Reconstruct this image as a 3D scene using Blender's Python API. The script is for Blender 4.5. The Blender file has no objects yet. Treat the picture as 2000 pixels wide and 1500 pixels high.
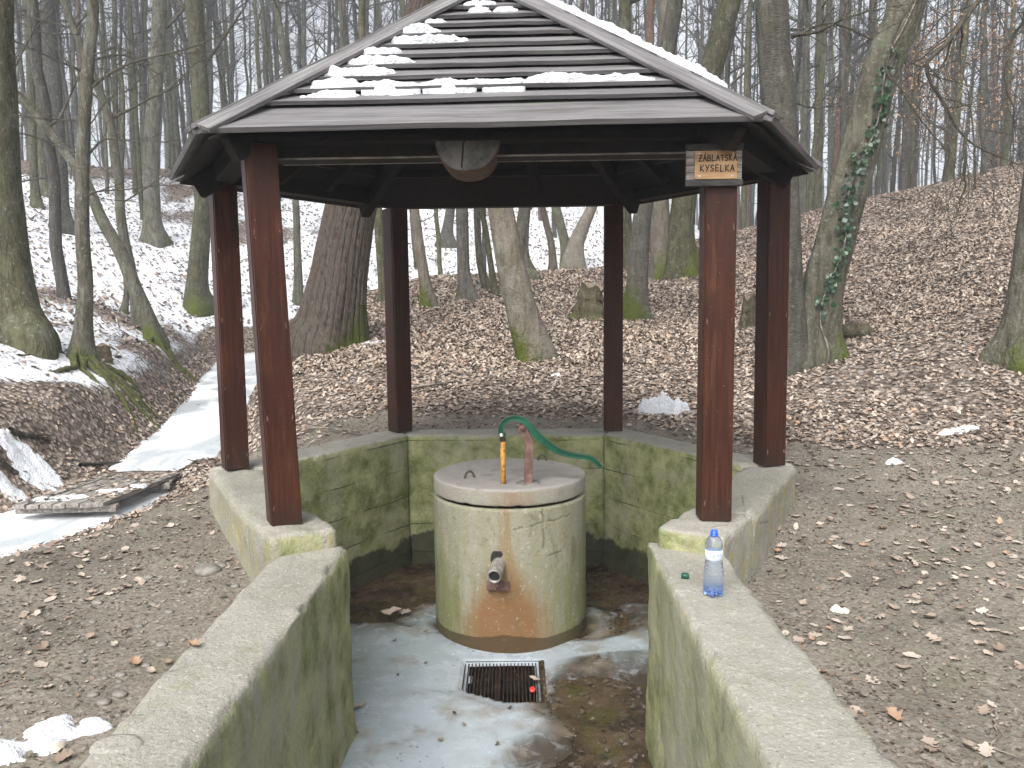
import bpy, bmesh, math, random, time
import numpy as np
from mathutils import Vector, Matrix
T0 = time.time()
R = math.radians
random.seed(7); rng = np.random.default_rng(11)
scene = bpy.context.scene
COL = scene.collection

# ------------------------------------------------------------------ camera
CAM = Vector((0.0, 0.0, 1.12))
PITCH, ROLL, FPX = R(5.96), R(0.6), 1600.0
cam_d = bpy.data.cameras.new('camera'); cam = bpy.data.objects.new('camera', cam_d); COL.objects.link(cam)
cam_d.sensor_width = 36.0; cam_d.lens = 36.0 * FPX / 2000.0; cam_d.clip_end = 1500; cam_d.clip_start = 0.05
CROT = Matrix.Rotation(math.pi/2 - PITCH, 3, 'X') @ Matrix.Rotation(-ROLL, 3, 'Z')
cam.matrix_world = Matrix.Translation(CAM) @ CROT.to_4x4()
scene.camera = cam

# ------------------------------------------------------------------ sky, sun, exposure
SUN_EL, SUN_AZ = R(48), R(200)      # overcast, faint light from behind the camera's left shoulder
w = bpy.data.worlds.new('World'); scene.world = w; w.use_nodes = True
nt = w.node_tree; nt.nodes.clear()
sky = nt.nodes.new('ShaderNodeTexSky'); sky.sky_type = 'NISHITA'; sky.sun_disc = False
sky.sun_elevation = SUN_EL; sky.sun_rotation = SUN_AZ; sky.air_density = 1.0; sky.dust_density = 6.0; sky.ozone_density = 1.0
hs = nt.nodes.new('ShaderNodeHueSaturation'); hs.inputs['Saturation'].default_value = 0.17
bgn = nt.nodes.new('ShaderNodeBackground'); bgn.inputs['Strength'].default_value = 0.15
out = nt.nodes.new('ShaderNodeOutputWorld')
nt.links.new(sky.outputs[0], hs.inputs['Color']); nt.links.new(hs.outputs[0], bgn.inputs['Color']); nt.links.new(bgn.outputs[0], out.inputs['Surface'])
sd_ = bpy.data.lights.new('sun', 'SUN'); sd_.energy = 0.9; sd_.angle = R(35); sd_.color = (1.0, 0.97, 0.93)
sun = bpy.data.objects.new('sun', sd_); COL.objects.link(sun)
sdir = Vector((math.sin(SUN_AZ)*math.cos(SUN_EL), math.cos(SUN_AZ)*math.cos(SUN_EL), math.sin(SUN_EL)))
sun.rotation_euler = sdir.to_track_quat('Z', 'Y').to_euler(); sun.location = (0, 0, 30)
vs = scene.view_settings; vs.view_transform = 'Standard'; vs.look = 'None'; vs.gamma = 1.0; vs.use_curve_mapping = False
vs.exposure = 1.15
scene.cycles.max_bounces = 6; scene.cycles.diffuse_bounces = 3; scene.cycles.glossy_bounces = 3
scene.cycles.transmission_bounces = 6; scene.cycles.transparent_max_bounces = 8; scene.cycles.volume_bounces = 1
scene.cycles.use_denoising = True

# ------------------------------------------------------------------ helpers
def ray(px, py):
    d = CROT @ Vector(((px-1000.0)/FPX, (750.0-py)/FPX, -1.0)); return d.normalized()
def P(px, py, z):                       # point of the photograph on the level z
    d = ray(px, py); t = (z-CAM.z)/d.z; return CAM + d*t
def D(px, py, y):                       # ... at the distance y in front of the photographer
    d = ray(px, py); return CAM + d*(y/d.y)
def _h(i, j, k, s):
    n = (i*374761393 + j*668265263 + k*2147483647 + s*974634777).astype(np.int64)
    n = (n ^ (n >> 13)) * 1274126177; n = n ^ (n >> 16)
    return (n & 0xffff) / 65535.0
def vnoise(x, y, z=0.0, s=0):
    x, y, z = np.broadcast_arrays(np.asarray(x, float), np.asarray(y, float), np.asarray(z, float))
    i, j, k = np.floor(x).astype(np.int64), np.floor(y).astype(np.int64), np.floor(z).astype(np.int64)
    fx, fy, fz = x-i, y-j, z-k
    fx = fx*fx*(3-2*fx); fy = fy*fy*(3-2*fy); fz = fz*fz*(3-2*fz)
    r = 0
    for a in (0, 1):
        for b in (0, 1):
            for c in (0, 1):
                r = r + _h(i+a, j+b, k+c, s)*(fx if a else 1-fx)*(fy if b else 1-fy)*(fz if c else 1-fz)
    return r*2-1
def fbm(x, y, z=0.0, o=3, s=0):
    r, a, f = 0, 0.55, 1.0
    for q in range(o):
        r = r + a*vnoise(np.asarray(x)*f, np.asarray(y)*f, np.asarray(z)*f, s+q*17); a *= .5; f *= 2.03
    return r
def sstep(a, b, x): t = np.clip((x-a)/(b-a), 0, 1); return t*t*(3-2*t)

ORG = {}
def origin(o): return ORG.get(o.name, Vector((0, 0, 0)))
def tag(o, label=None, cat=None, group=None, kind=None):
    if label: o['label'] = label
    if cat: o['category'] = cat
    if group: o['group'] = group
    if kind: o['kind'] = kind
    return o
def link(o, parent=None):
    COL.objects.link(o)
    if parent is not None: o.parent = parent
    return o
def thing(name, loc, label, cat, group=None):
    o = bpy.data.objects.new(name, None); COL.objects.link(o); o.location = loc; o.empty_display_size = .1
    ORG[o.name] = Vector(loc); return tag(o, label, cat, group)
def mesh(name, V, F, mat=None, smooth=True, attrs=None):
    V = np.asarray(V, np.float32); me = bpy.data.meshes.new(name)
    if isinstance(F, np.ndarray):
        n, k = F.shape
        me.vertices.add(len(V)); me.vertices.foreach_set('co', V.ravel())
        me.loops.add(n*k); me.loops.foreach_set('vertex_index', F.astype(np.int32).ravel())
        me.polygons.add(n); me.polygons.foreach_set('loop_start', np.arange(0, n*k, k, dtype=np.int32))
        me.polygons.foreach_set('loop_total', np.full(n, k, np.int32)); me.update(calc_edges=True); me.validate()
    else:
        me.from_pydata([tuple(map(float, v)) for v in V], [], [tuple(int(i) for i in f) for f in F]); me.update()
    if smooth: me.polygons.foreach_set('use_smooth', np.ones(len(me.polygons), bool))
    for k_, a in (attrs or {}).items():
        a = np.asarray(a, np.float32)
        if a.ndim == 2:
            c = me.attributes.new(k_, 'FLOAT_COLOR', 'POINT')
            c.data.foreach_set('color', np.concatenate([a, np.ones((len(a), 1), np.float32)], 1).ravel())
        else: me.attributes.new(k_, 'FLOAT', 'POINT').data.foreach_set('value', a)
    if mat: me.materials.append(mat)
    return me
def part(name, V, F, mat, parent=None, smooth=True, attrs=None, at=None):
    """one mesh object from world-space vertices, its origin at its parent's (or at the point given)"""
    og = origin(parent) if parent is not None else Vector(at if at is not None else (0, 0, 0))
    me = mesh(name, np.asarray(V, float)-np.array(og), F, mat, smooth, attrs)
    o = link(bpy.data.objects.new(name, me), parent); ORG[o.name] = og
    if parent is None: o.location = og
    return o
class MB:
    def __init__(s): s.v = []; s.f = []
    def add(s, V, F):
        b = len(s.v); s.v += [tuple(map(float, v)) for v in V]; s.f += [tuple(int(i)+b for i in f) for f in F]; return s
    def box(s, c, size, rot=None):
        c = Vector(c); h = Vector(size)/2; M = rot or Matrix.Identity(3)
        V = [c + M @ Vector((x*h.x, y*h.y, z*h.z)) for x in (-1, 1) for y in (-1, 1) for z in (-1, 1)]
        return s.add(V, [(0, 1, 3, 2), (4, 6, 7, 5), (0, 4, 5, 1), (2, 3, 7, 6), (0, 2, 6, 4), (1, 5, 7, 3)])
    def tube(s, path, rad, seg=8, cap=True):
        V, F = tube(path, rad, seg); F = [tuple(q) for q in F]; n = len(path)
        if cap: F += [tuple(range(seg-1, -1, -1)), tuple((n-1)*seg+i for i in range(seg))]
        return s.add(V, F)
    def obj(s, name, mat, parent=None, smooth=False, at=None, bevel=0):
        o = part(name, s.v, s.f, mat, parent, smooth, at=at)
        if bevel:
            bm = bmesh.new(); bm.from_mesh(o.data)
            bmesh.ops.bevel(bm, geom=[e for e in bm.edges if e.calc_face_angle(0) > .5], offset=bevel, segments=2, affect='EDGES', profile=.5)
            bm.to_mesh(o.data); bm.free()
        return o
def frames(path):
    p = np.asarray(path, float); t = np.gradient(p, axis=0); t /= np.linalg.norm(t, axis=1)[:, None]+1e-9
    u = np.cross(t[0], (0, 0, 1.0) if abs(t[0, 2]) < .9 else (0, 1.0, 0)); u /= np.linalg.norm(u)
    U = []
    for k in range(len(p)):
        u = u - t[k]*np.dot(u, t[k]); u /= np.linalg.norm(u)+1e-9; U.append(u)
    U = np.array(U); return p, t, U, np.cross(t, U)
def tube(path, rad, seg=8, mod=None):
    p, t, U, W = frames(path); n = len(p)
    th = np.linspace(0, 2*math.pi, seg, endpoint=False); r = np.broadcast_to(np.asarray(rad, float).reshape(-1, 1), (n, seg))
    if mod is not None: r = r*mod
    V = p[:, None, :] + r[..., None]*(np.cos(th)[None, :, None]*U[:, None, :] + np.sin(th)[None, :, None]*W[:, None, :])
    i = np.arange(n-1)[:, None]*seg; j = np.arange(seg)[None, :]; j2 = (j+1) % seg
    F = np.stack([i+j, i+j2, i+seg+j2, i+seg+j], -1).reshape(-1, 4)
    return V.reshape(-1, 3), F
def resample(pts, n):
    """Catmull-Rom through points of any width, n samples"""
    p = np.asarray(pts, float); p = np.vstack([2*p[0]-p[1], p, 2*p[-1]-p[-2]]); m = len(p)-3
    t = np.linspace(0, m-1e-6, n); k = t.astype(int); f = (t-k)[:, None]
    a, b, c, d = p[k], p[k+1], p[k+2], p[k+3]
    return .5*((2*b)+(c-a)*f+(2*a-5*b+4*c-d)*f*f+(3*b-a-3*c+d)*f**3)
def lathe(prof, seg=48, c=(0, 0, 0)):
    pr = np.asarray(prof, float); th = np.linspace(0, 2*math.pi, seg, endpoint=False)
    V = np.stack([pr[:, 0:1]*np.cos(th), pr[:, 0:1]*np.sin(th), np.repeat(pr[:, 1:2], seg, 1)], -1).reshape(-1, 3)+np.array(c)
    i = np.arange(len(pr)-1)[:, None]*seg; j = np.arange(seg)[None, :]; j2 = (j+1) % seg
    return V, np.stack([i+j, i+j2, i+seg+j2, i+seg+j], -1).reshape(-1, 4)
def copy_tree(o, parent=None):
    c = o.copy(); COL.objects.link(c); c.parent = parent
    for ch in list(o.children): copy_tree(ch, c)
    return c

# ------------------------------------------------------------------ materials
class NT:
    def __init__(s, name):
        s.m = bpy.data.materials.new(name); s.m.use_nodes = True; s.t = s.m.node_tree; s.b = s.t.nodes['Principled BSDF']
        s.tc = s.n('ShaderNodeTexCoord'); s.geo = s.n('ShaderNodeNewGeometry')
    def n(s, ty, **kw):
        q = s.t.nodes.new(ty)
        for k, v in kw.items(): setattr(q, k, v)
        return q
    def set(s, sock, v):
        if isinstance(v, bpy.types.NodeSocket): s.t.links.new(v, sock)
        elif v is not None:
            if hasattr(sock.default_value, '__len__') and not hasattr(v, '__len__'): v = (v,)*len(sock.default_value)
            if hasattr(v, '__len__') and len(sock.default_value) == 4 and len(v) == 3: v = (*v, 1)
            sock.default_value = v
    def vec(s, scale=(1, 1, 1), space='Object', loc=(0, 0, 0)):
        mp = s.n('ShaderNodeMapping'); mp.inputs['Scale'].default_value = scale; mp.inputs['Location'].default_value = loc
        s.t.links.new(s.tc.outputs[space], mp.inputs['Vector']); return mp.outputs[0]
    def noise(s, scale=5, detail=4, rough=.55, vec=None, dist=0):
        q = s.n('ShaderNodeTexNoise'); q.inputs['Scale'].default_value = scale; q.inputs['Detail'].default_value = detail
        q.inputs['Roughness'].default_value = rough; q.inputs['Distortion'].default_value = dist
        if vec is not None: s.t.links.new(vec, q.inputs['Vector'])
        else: s.t.links.new(s.tc.outputs['Object'], q.inputs['Vector'])
        return q.outputs['Fac']
    def voro(s, scale=5, vec=None, feat='F1', rand=1):
        q = s.n('ShaderNodeTexVoronoi', feature=feat); q.inputs['Scale'].default_value = scale; q.inputs['Randomness'].default_value = rand
        s.t.links.new(vec if vec is not None else s.tc.outputs['Object'], q.inputs['Vector']); return q
    def ramp(s, fac, a, b, ca=0.0, cb=1.0):
        q = s.n('ShaderNodeMapRange', interpolation_type='SMOOTHSTEP'); s.set(q.inputs[0], fac)
        q.inputs[1].default_value = a; q.inputs[2].default_value = b; q.inputs[3].default_value = ca; q.inputs[4].default_value = cb
        return q.outputs[0]
    def mix(s, f, a, b, mode='MIX'):
        q = s.n('ShaderNodeMix', data_type='RGBA', blend_type=mode); s.set(q.inputs[0], f); s.set(q.inputs[6], a); s.set(q.inputs[7], b); return q.outputs[2]
    def math(s, op, a, b=None, c=None):
        q = s.n('ShaderNodeMath', operation=op); s.set(q.inputs[0], a)
        if b is not None: s.set(q.inputs[1], b)
        if c is not None: s.set(q.inputs[2], c)
        return q.outputs[0]
    def attr(s, name, out='Fac'):
        q = s.n('ShaderNodeAttribute', attribute_name=name); return q.outputs[out]
    def rand(s): return s.n('ShaderNodeObjectInfo').outputs['Random']
    def xyz(s, sock=None):
        q = s.n('ShaderNodeSeparateXYZ'); s.t.links.new(sock if sock is not None else s.tc.outputs['Object'], q.inputs[0]); return q.outputs
    def bump(s, h, strength=.5, dist=.02, prev=None):
        q = s.n('ShaderNodeBump'); q.inputs['Strength'].default_value = strength; q.inputs['Distance'].default_value = dist
        s.set(q.inputs['Height'], h)
        if prev is not None: s.t.links.new(prev, q.inputs['Normal'])
        return q.outputs[0]
    def done(s, col, rough=.8, normal=None, spec=None, **kw):
        s.set(s.b.inputs['Base Color'], col); s.set(s.b.inputs['Roughness'], rough)
        if normal is not None: s.t.links.new(normal, s.b.inputs['Normal'])
        if spec is not None: s.set(s.b.inputs['Specular IOR Level'], spec)
        for k, v in kw.items(): s.set(s.b.inputs[k.replace('_', ' ')], v)
        return s.m

def m_ground():
    n = NT('ground'); v = n.vec()
    leafy, snow = n.attr('leafy'), n.attr('snow')
    mud = n.mix(n.noise(1.3, 5), (.090, .078, .062), (.235, .208, .168))
    mud = n.mix(n.ramp(n.noise(38, 3), .45, .75), mud, (.26, .235, .20))
    mud = n.mix(n.ramp(n.noise(60, 2), .52, .7, 0, .7), mud, (.05, .04, .032))
    mud = n.mix(n.ramp(n.noise(.75, 5, .65), .50, .68, 0, .45), mud, (.05, .043, .033))
    mud = n.mix(n.ramp(n.noise(2.2, 5, .65, vec=n.vec((1, 1, 1), loc=(9, 3, 1))), .55, .72, 0, .4), mud, (.10, .105, .055))
    vo = n.voro(17); cellc = n.n('ShaderNodeSeparateColor'); n.t.links.new(vo.outputs['Color'], cellc.inputs[0])
    lf = n.mix(cellc.outputs[0], (.095, .076, .062), (.27, .22, .185))
    lf = n.mix(n.ramp(cellc.outputs[1], .8, .95), lf, (.33, .285, .25))
    lf = n.mix(n.ramp(vo.outputs['Distance'], .3, .75, 0, .8), lf, (.035, .025, .018))
    c = n.mix(n.ramp(n.math('ADD', leafy, n.math('MULTIPLY', n.noise(9, 4), .8)), .65, 1.05), mud, lf)
    # old snow, broken by the leaves that poke through it
    st = n.vec((1.0, 1.7, 1.0))
    hole = n.math('ADD', n.math('MULTIPLY', n.noise(10.5, 6, .72, vec=st), 1.15), n.math('MULTIPLY', n.noise(.9, 3), .45))
    sm = n.ramp(n.math('SUBTRACT', n.math('MULTIPLY', snow, .965), hole), -.05, .05)
    c = n.mix(sm, c, (.67, .69, .73))
    h = n.math('ADD', n.math('MULTIPLY', n.noise(45, 4), .5), n.math('MULTIPLY', vo.outputs['Distance'], n.math('MULTIPLY', leafy, .8)))
    h = n.math('ADD', h, n.math('MULTIPLY', sm, .9))
    return n.done(c, .92, n.bump(h, .8, .03), spec=.2)
def m_bark(name, c1, c2, sc=1.0, lichen=(.27, .28, .245), lich=.35, bands=False, deep=.5):
    n = NT(name); v = n.vec((7*sc, 7*sc, 1.6*sc)); moss = n.attr('moss'); rd = n.rand()
    a = n.noise(2.2, 5, .62, vec=v, dist=.6)
    col = n.mix(n.ramp(a, .3, .7), c1, c2)
    col = n.mix(n.math('MULTIPLY', rd, .35), col, tuple(x*.55 for x in c1))
    col = n.mix(n.ramp(n.noise(3.1*sc, 5, .6), .53, .68, 0, lich), col, lichen)
    col = n.mix(n.ramp(n.noise(1.7*sc, 4), .52, .72, 0, .55), col, (.085, .095, .045))
    col = n.mix(n.ramp(n.noise(17*sc, 5, .7), .57, .66, 0, .5), col, lichen)
    col = n.mix(n.ramp(n.noise(11*sc, 5, .7, vec=n.vec((1, 1, .3), loc=(3, 5, 1))), .54, .68, 0, .6), col, tuple(x*.5 for x in c1))
    h = a
    if bands:
        b = n.noise(3.4, 4, .65, vec=n.vec((4, 4, 34)), dist=.3)
        col = n.mix(n.ramp(b, .55, .66, 0, .85), col, (.045, .035, .03)); h = n.math('SUBTRACT', a, b)
    fine = n.noise(60*sc, 3)
    col = n.mix(n.ramp(fine, .5, .8, 0, .45), col, (.05, .042, .035))
    mg = n.mix(n.noise(30, 3), (.030, .044, .008), (.115, .135, .026))
    mk = n.ramp(n.math('ADD', moss, n.math('MULTIPLY', n.noise(8, 5, .65), .9)),   .78, 1.16)
    col = n.mix(mk, col, mg)
    h = n.math('ADD', h, n.math('MULTIPLY', n.noise(38*sc, 4, .65), .5)); h = n.math('ADD', h, n.math('MULTIPLY', mk, .5))
    return n.done(col, .9, n.bump(h, 1.0, .045*deep*2), spec=.15)
def m_oak():
    n = NT('oak_bark'); crev, moss = n.attr('crevice'), n.attr('moss')
    col = n.mix(n.noise(9, 4), (.085, .068, .055), (.165, .138, .114))
    col = n.mix(n.ramp(n.noise(2.3, 4), .55, .7, 0, .6), col, (.12, .08, .056))
    col = n.mix(n.ramp(crev, .35, .95, 0, .9), col, (.035, .026, .02))
    mg = n.mix(n.noise(30, 3), (.028, .040, .008), (.10, .115, .024))
    mk = n.ramp(n.math('ADD', moss, n.math('MULTIPLY', n.noise(7, 5, .6), .9)), .83, 1.08)
    col = n.mix(mk, col, mg)
    vb = n.noise(3.2, 6, .72, vec=n.vec((11, 11, 2.6)), dist=1.2); col = n.mix(n.ramp(vb, .36, .52, .75, 0), col, (.028, .022, .017))
    return n.done(col, .92, n.bump(n.math('ADD', n.noise(55, 4), n.math('MULTIPLY', vb, 2.0)), 1.0, .03), spec=.12)
def m_concrete(name='concrete', warm=0.0):
    n = NT(name); al, wet, lich, top = n.attr('algae'), n.attr('wet'), n.attr('lichen'), n.attr('top')
    base = n.mix(n.noise(2.6, 5, .6), (.235, .225, .19), (.37, .355, .31))
    base = n.mix(n.ramp(n.noise(1.3, 5, .6, vec=n.vec((1, 1, 1), loc=(2, 8, 5))), .4, .68, 0, .55), base, (.17, .165, .13))
    ck = n.math('MULTIPLY', n.ramp(n.voro(.85, vec=n.vec((1, 1, 1), loc=(.3, .7, .2)), feat='DISTANCE_TO_EDGE').outputs['Distance'], .001, .005, 1, 0), n.ramp(n.noise(2.6, 4, .6), .56, .62))
    base = n.mix(n.math('MULTIPLY', ck, .5), base, (.05, .046, .035))
    base = n.mix(n.ramp(n.noise(13, 6, .72), .52, .70, 0, .5), base, (.185, .175, .135))
    base = n.mix(n.ramp(n.noise(26, 6, .75), .54, .68, 0, .6), base, (.40, .39, .35))
    base = n.mix(n.ramp(n.noise(70, 3, .6), .56, .70, 0, .65), base, (.47, .46, .42))
    base = n.mix(n.ramp(n.noise(85, 2), .62, .72, 0, .6), base, (.09, .084, .068))
    base = n.mix(n.ramp(n.noise(5.5, 5, .7), .55, .70, 0, .45), base, (.16, .165, .10))
    st = n.noise(5, 5, .65, vec=n.vec((3.2, 3.2, .7)), dist=.4)
    gr = n.mix(n.ramp(n.noise(5.5, 6, .72), .3, .7), (.105, .125, .033), (.36, .365, .185))
    gr = n.mix(n.ramp(n.noise(2.4, 5, .65), .46, .68, 0, .75), gr, (.36, .35, .25))
    c = n.mix(n.ramp(n.math('ADD', al, n.math('MULTIPLY', n.math('SUBTRACT', st, .5), 1.3)), .15, .95), base, gr)
    c = n.mix(n.math('MULTIPLY', n.ramp(n.math('ADD', lich, n.math('MULTIPLY', st, .9)), .85, 1.12), .75), c, (.36, .27, .05))
    # marks of the shuttering boards
    z = n.xyz()[2]; fr = n.math('FRACT', n.math('MULTIPLY', n.math('ADD', z, n.math('MULTIPLY', n.noise(1.1, 2), .035)), 4.2))
    jl = n.math('MULTIPLY', n.ramp(n.math('ABSOLUTE', n.math('SUBTRACT', fr, .5)), .008, .03, 1, 0), n.attr('form'))
    jl = n.math('MULTIPLY', jl, n.ramp(n.noise(2.2, 3), .42, .6))
    c = n.mix(n.math('MULTIPLY', jl, .6), c, (.03, .032, .018))
    c = n.mix(n.ramp(n.math('ADD', wet, n.math('MULTIPLY', n.noise(2.1, 6, .62), 1.0)), .88, .96, 0, .85), c, (.022, .022, .012))
    h = n.math('SUBTRACT', n.math('ADD', n.noise(24, 6, .75), n.math('MULTIPLY', n.noise(80, 3), .45)), n.math('MULTIPLY', jl, .5))
    return n.done(c, .9, n.bump(h, .7, .022), spec=.2)
def m_well():
    n = NT('well_concrete'); rust, al, wet, top = n.attr('rust'), n.attr('algae'), n.attr('wet'), n.attr('top')
    c = n.mix(n.noise(4, 5, .6), (.195, .185, .135), (.34, .325, .26))
    st = n.noise(4, 5, .65, vec=n.vec((5, 5, .55)), dist=.3)
    c = n.mix(n.ramp(st, .5, .72, 0, .6), c, (.40, .38, .315))
    c = n.mix(n.ramp(n.noise(6, 6, .7), .52, .7, 0, .5), c, (.21, .175, .10))
    c = n.mix(n.ramp(n.math('ADD', al, n.math('MULTIPLY', n.math('SUBTRACT', st, .5), 1.5)), .2, .95, 0, .85), c, (.17, .185, .062))
    c = n.mix(n.ramp(n.math('ADD', rust, n.math('MULTIPLY', n.math('SUBTRACT', st, .5), .9)), .2, .9, 0, .85), c, (.215, .125, .052))
    c = n.mix(n.ramp(n.math('ADD', rust, n.math('MULTIPLY', n.noise(3, 4), .5)), 1.0, 1.3, 0, .5), c, (.20, .08, .025))
    c = n.mix(n.ramp(n.noise(9, 6, .72, vec=n.vec((1, 1, .5))), .54, .66, 0, .55), c, (.13, .12, .065))
    c = n.mix(n.ramp(n.noise(45, 4, .7), .58, .7, 0, .6), c, (.14, .115, .075))
    c = n.mix(n.ramp(n.noise(33, 4, .7, vec=n.vec((1, 1, 1), loc=(4, 2, 7))), .58, .7, 0, .5), c, (.47, .45, .39))
    tc = n.mix(n.noise(6, 5, .6), (.215, .20, .18), (.36, .34, .31)); tc = n.mix(n.ramp(n.noise(11, 4), .58, .72, 0, .6), tc, (.17, .15, .125))
    c = n.mix(top, c, tc)
    c = n.mix(n.ramp(n.math('ADD', wet, n.math('MULTIPLY', n.noise(7, 4), .45)), .72, .8, 0, .82), c, (.055, .038, .018))
    c = n.mix(n.math('MULTIPLY', n.attr('crack'), .75), c, (.045, .038, .02))
    pit = n.ramp(n.voro(48).outputs['Distance'], .1, .2, 1, 0)
    pit = n.math('MULTIPLY', pit, n.ramp(n.noise(30, 2), .5, .6))
    c = n.mix(n.math('MULTIPLY', pit, .7), c, (.06, .05, .035))
    h = n.math('SUBTRACT', n.noise(70, 4, .65), n.math('MULTIPLY', pit, .9))
    return n.done(c, .85, n.bump(h, .5, .01), spec=.3)
def m_post():
    n = NT('stained_wood'); v = n.vec((26, 26, 1.1)); g = n.noise(2.4, 5, .6, vec=v, dist=.5)
    c = n.mix(n.ramp(g, .3, .75), (.027, .0088, .0048), (.064, .0195, .0090))
    c = n.mix(n.ramp(n.noise(1.4, 4), .45, .7, 0, .55), c, (.028, .009, .006))
    c = n.mix(n.ramp(n.noise(110, 2), .7, .78, 0, .5), c, (.34, .22, .15))
    zz = n.xyz()[2]; c = n.mix(n.ramp(n.math('ADD', zz, n.math('MULTIPLY', n.noise(9, 4), .22)), .06, .34, .7, 0), c, (.022, .014, .010))
    c = n.mix(n.ramp(n.noise(2.6, 5, .65, vec=n.vec((6, 6, .8))), .55, .72, 0, .5), c, (.11, .042, .022))
    return n.done(c, n.ramp(g, .2, .8, .36, .52), n.bump(g, .15, .003), spec=.22)
def m_frame():
    n = NT('dark_frame_wood'); g = n.noise(2.4, 5, .6, vec=n.vec((9, 9, 9)), dist=.8)
    return n.done(n.mix(g, (.009, .0075, .006), (.032, .025, .020)), .75, n.bump(g, .4, .006), spec=.12)
def m_plank():
    n = NT('weathered_roof_board'); v = n.vec((1.1, 30, 30)); rd = n.rand()
    g = n.noise(2.0, 6, .65, vec=v, dist=.7)
    c = n.mix(n.ramp(g, .3, .72), (.082, .078, .080), (.235, .228, .228))
    c = n.mix(n.math('MULTIPLY', rd, .45), c, (.085, .080, .085))
    c = n.mix(n.ramp(n.noise(1.6, 5, .6, vec=n.vec((1, 7, 7))), .50, .70, 0, .75), c, (.066, .060, .058))
    c = n.mix(n.ramp(n.noise(2.3, 5, .6, vec=n.vec((1, 6, 6), loc=(7, 1, 3))), .56, .76, 0, .5), c, (.17, .20, .14))
    return n.done(c, .72, n.bump(g, .5, .006), spec=.35)
def m_plain(name, col, rough=.6, var=.3, sc=12, bumpd=.004, **kw):
    n = NT(name); f = n.noise(sc, 5, .6)
    c = n.mix(f, tuple(x*(1-var) for x in col), tuple(min(1, x*(1+var)) for x in col))
    return n.done(c, rough, n.bump(n.noise(sc*5, 4), .35, bumpd), **kw)
def m_two(name, c1, c2, sc=14, lo=.4, hi=.65, rough=.6, stretch=(1, 1, 1), bumpd=.004, **kw):
    n = NT(name); f = n.noise(sc, 5, .65, vec=n.vec(stretch))
    return n.done(n.mix(n.ramp(f, lo, hi), c1, c2), rough, n.bump(n.noise(sc*4, 4), .45, bumpd), **kw)
def m_leaf(name='leaf'):
    n = NT(name); c = n.attr('Col', 'Color'); f = n.noise(60, 3)
    col = n.mix(n.ramp(f, .35, .75, 0, .35), c, (.12, .09, .07))
    return n.done(col, .75, spec=.2)
def m_snow():
    n = NT('snow'); f = n.noise(9, 5)
    c = n.mix(n.ramp(n.noise(16, 5, .7), .62, .78, 0, .35), (.62, .64, .67), (.36, .33, .29))
    return n.done(c, .7, n.bump(n.math('ADD', f, n.math('MULTIPLY', n.noise(70, 3), .5)), 1.0, .03), spec=.25)
def m_streamice():
    n = NT('stream_ice'); a = n.noise(1.5, 5, .6, vec=n.vec((1, .5, 1)), dist=.7)
    c = n.mix(n.ramp(a, .40, .62), (.40, .43, .45), (.78, .80, .82))
    c = n.mix(n.ramp(n.noise(18, 4), .66, .74, 0, .7), c, (.12, .09, .07))
    return n.done(c, n.ramp(a, .3, .6, .25, .6), n.bump(n.noise(8, 4), .2, .01), spec=.4)
def m_ice():
    n = NT('milky_ice'); milk = n.attr('milk')
    a = n.noise(2.4, 6, .66, dist=.9); b = n.noise(9, 5, .6, dist=.5)
    f = n.ramp(n.math('ADD', milk, n.math('MULTIPLY', n.math('SUBTRACT', a, .5), 1.3)), .05, .95)
    c = n.mix(f, (.050, .040, .030), (.33, .375, .41))
    c = n.mix(n.ramp(b, .5, .75, 0, .5), c, (.44, .48, .52))
    c = n.mix(n.ramp(n.noise(3.2, 5, .65), .48, .68, 0, .7), c, (.19, .155, .115))
    sp = n.math('MULTIPLY', n.ramp(n.voro(22).outputs['Distance'], .12, .2, 1, 0), n.ramp(n.noise(3, 3), .5, .62))
    c = n.mix(n.math('MULTIPLY', sp, .75), c, (.13, .085, .05))
    return n.done(c, n.ramp(b, .3, .7, .12, .34), n.bump(n.math('ADD', a, n.math('MULTIPLY', b, .3)), .25, .02), spec=.5, Coat_Weight=.4, Coat_Roughness=.1)
def m_floor():
    n = NT('wet_floor'); a = n.noise(2.6, 6, .65, dist=.6); b = n.noise(13, 5, .7)
    c = n.mix(n.ramp(a, .35, .65), (.020, .013, .007), (.075, .050, .028))
    c = n.mix(n.ramp(b, .54, .70, 0, .6), c, (.145, .115, .08))
    c = n.mix(n.ramp(n.noise(3.7, 4), .55, .68, 0, .7), c, (.055, .05, .012))
    c = n.mix(n.ramp(n.noise(21, 5, .75), .60, .70, 0, .75), c, (.40, .38, .35))
    c = n.mix(n.ramp(n.noise(17, 4), .60, .68, 0, .8), c, (.018, .014, .010))
    return n.done(c, n.ramp(b, .3, .7, .06, .42), n.bump(n.math('ADD', a, b), .6, .012), spec=.5)

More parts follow.
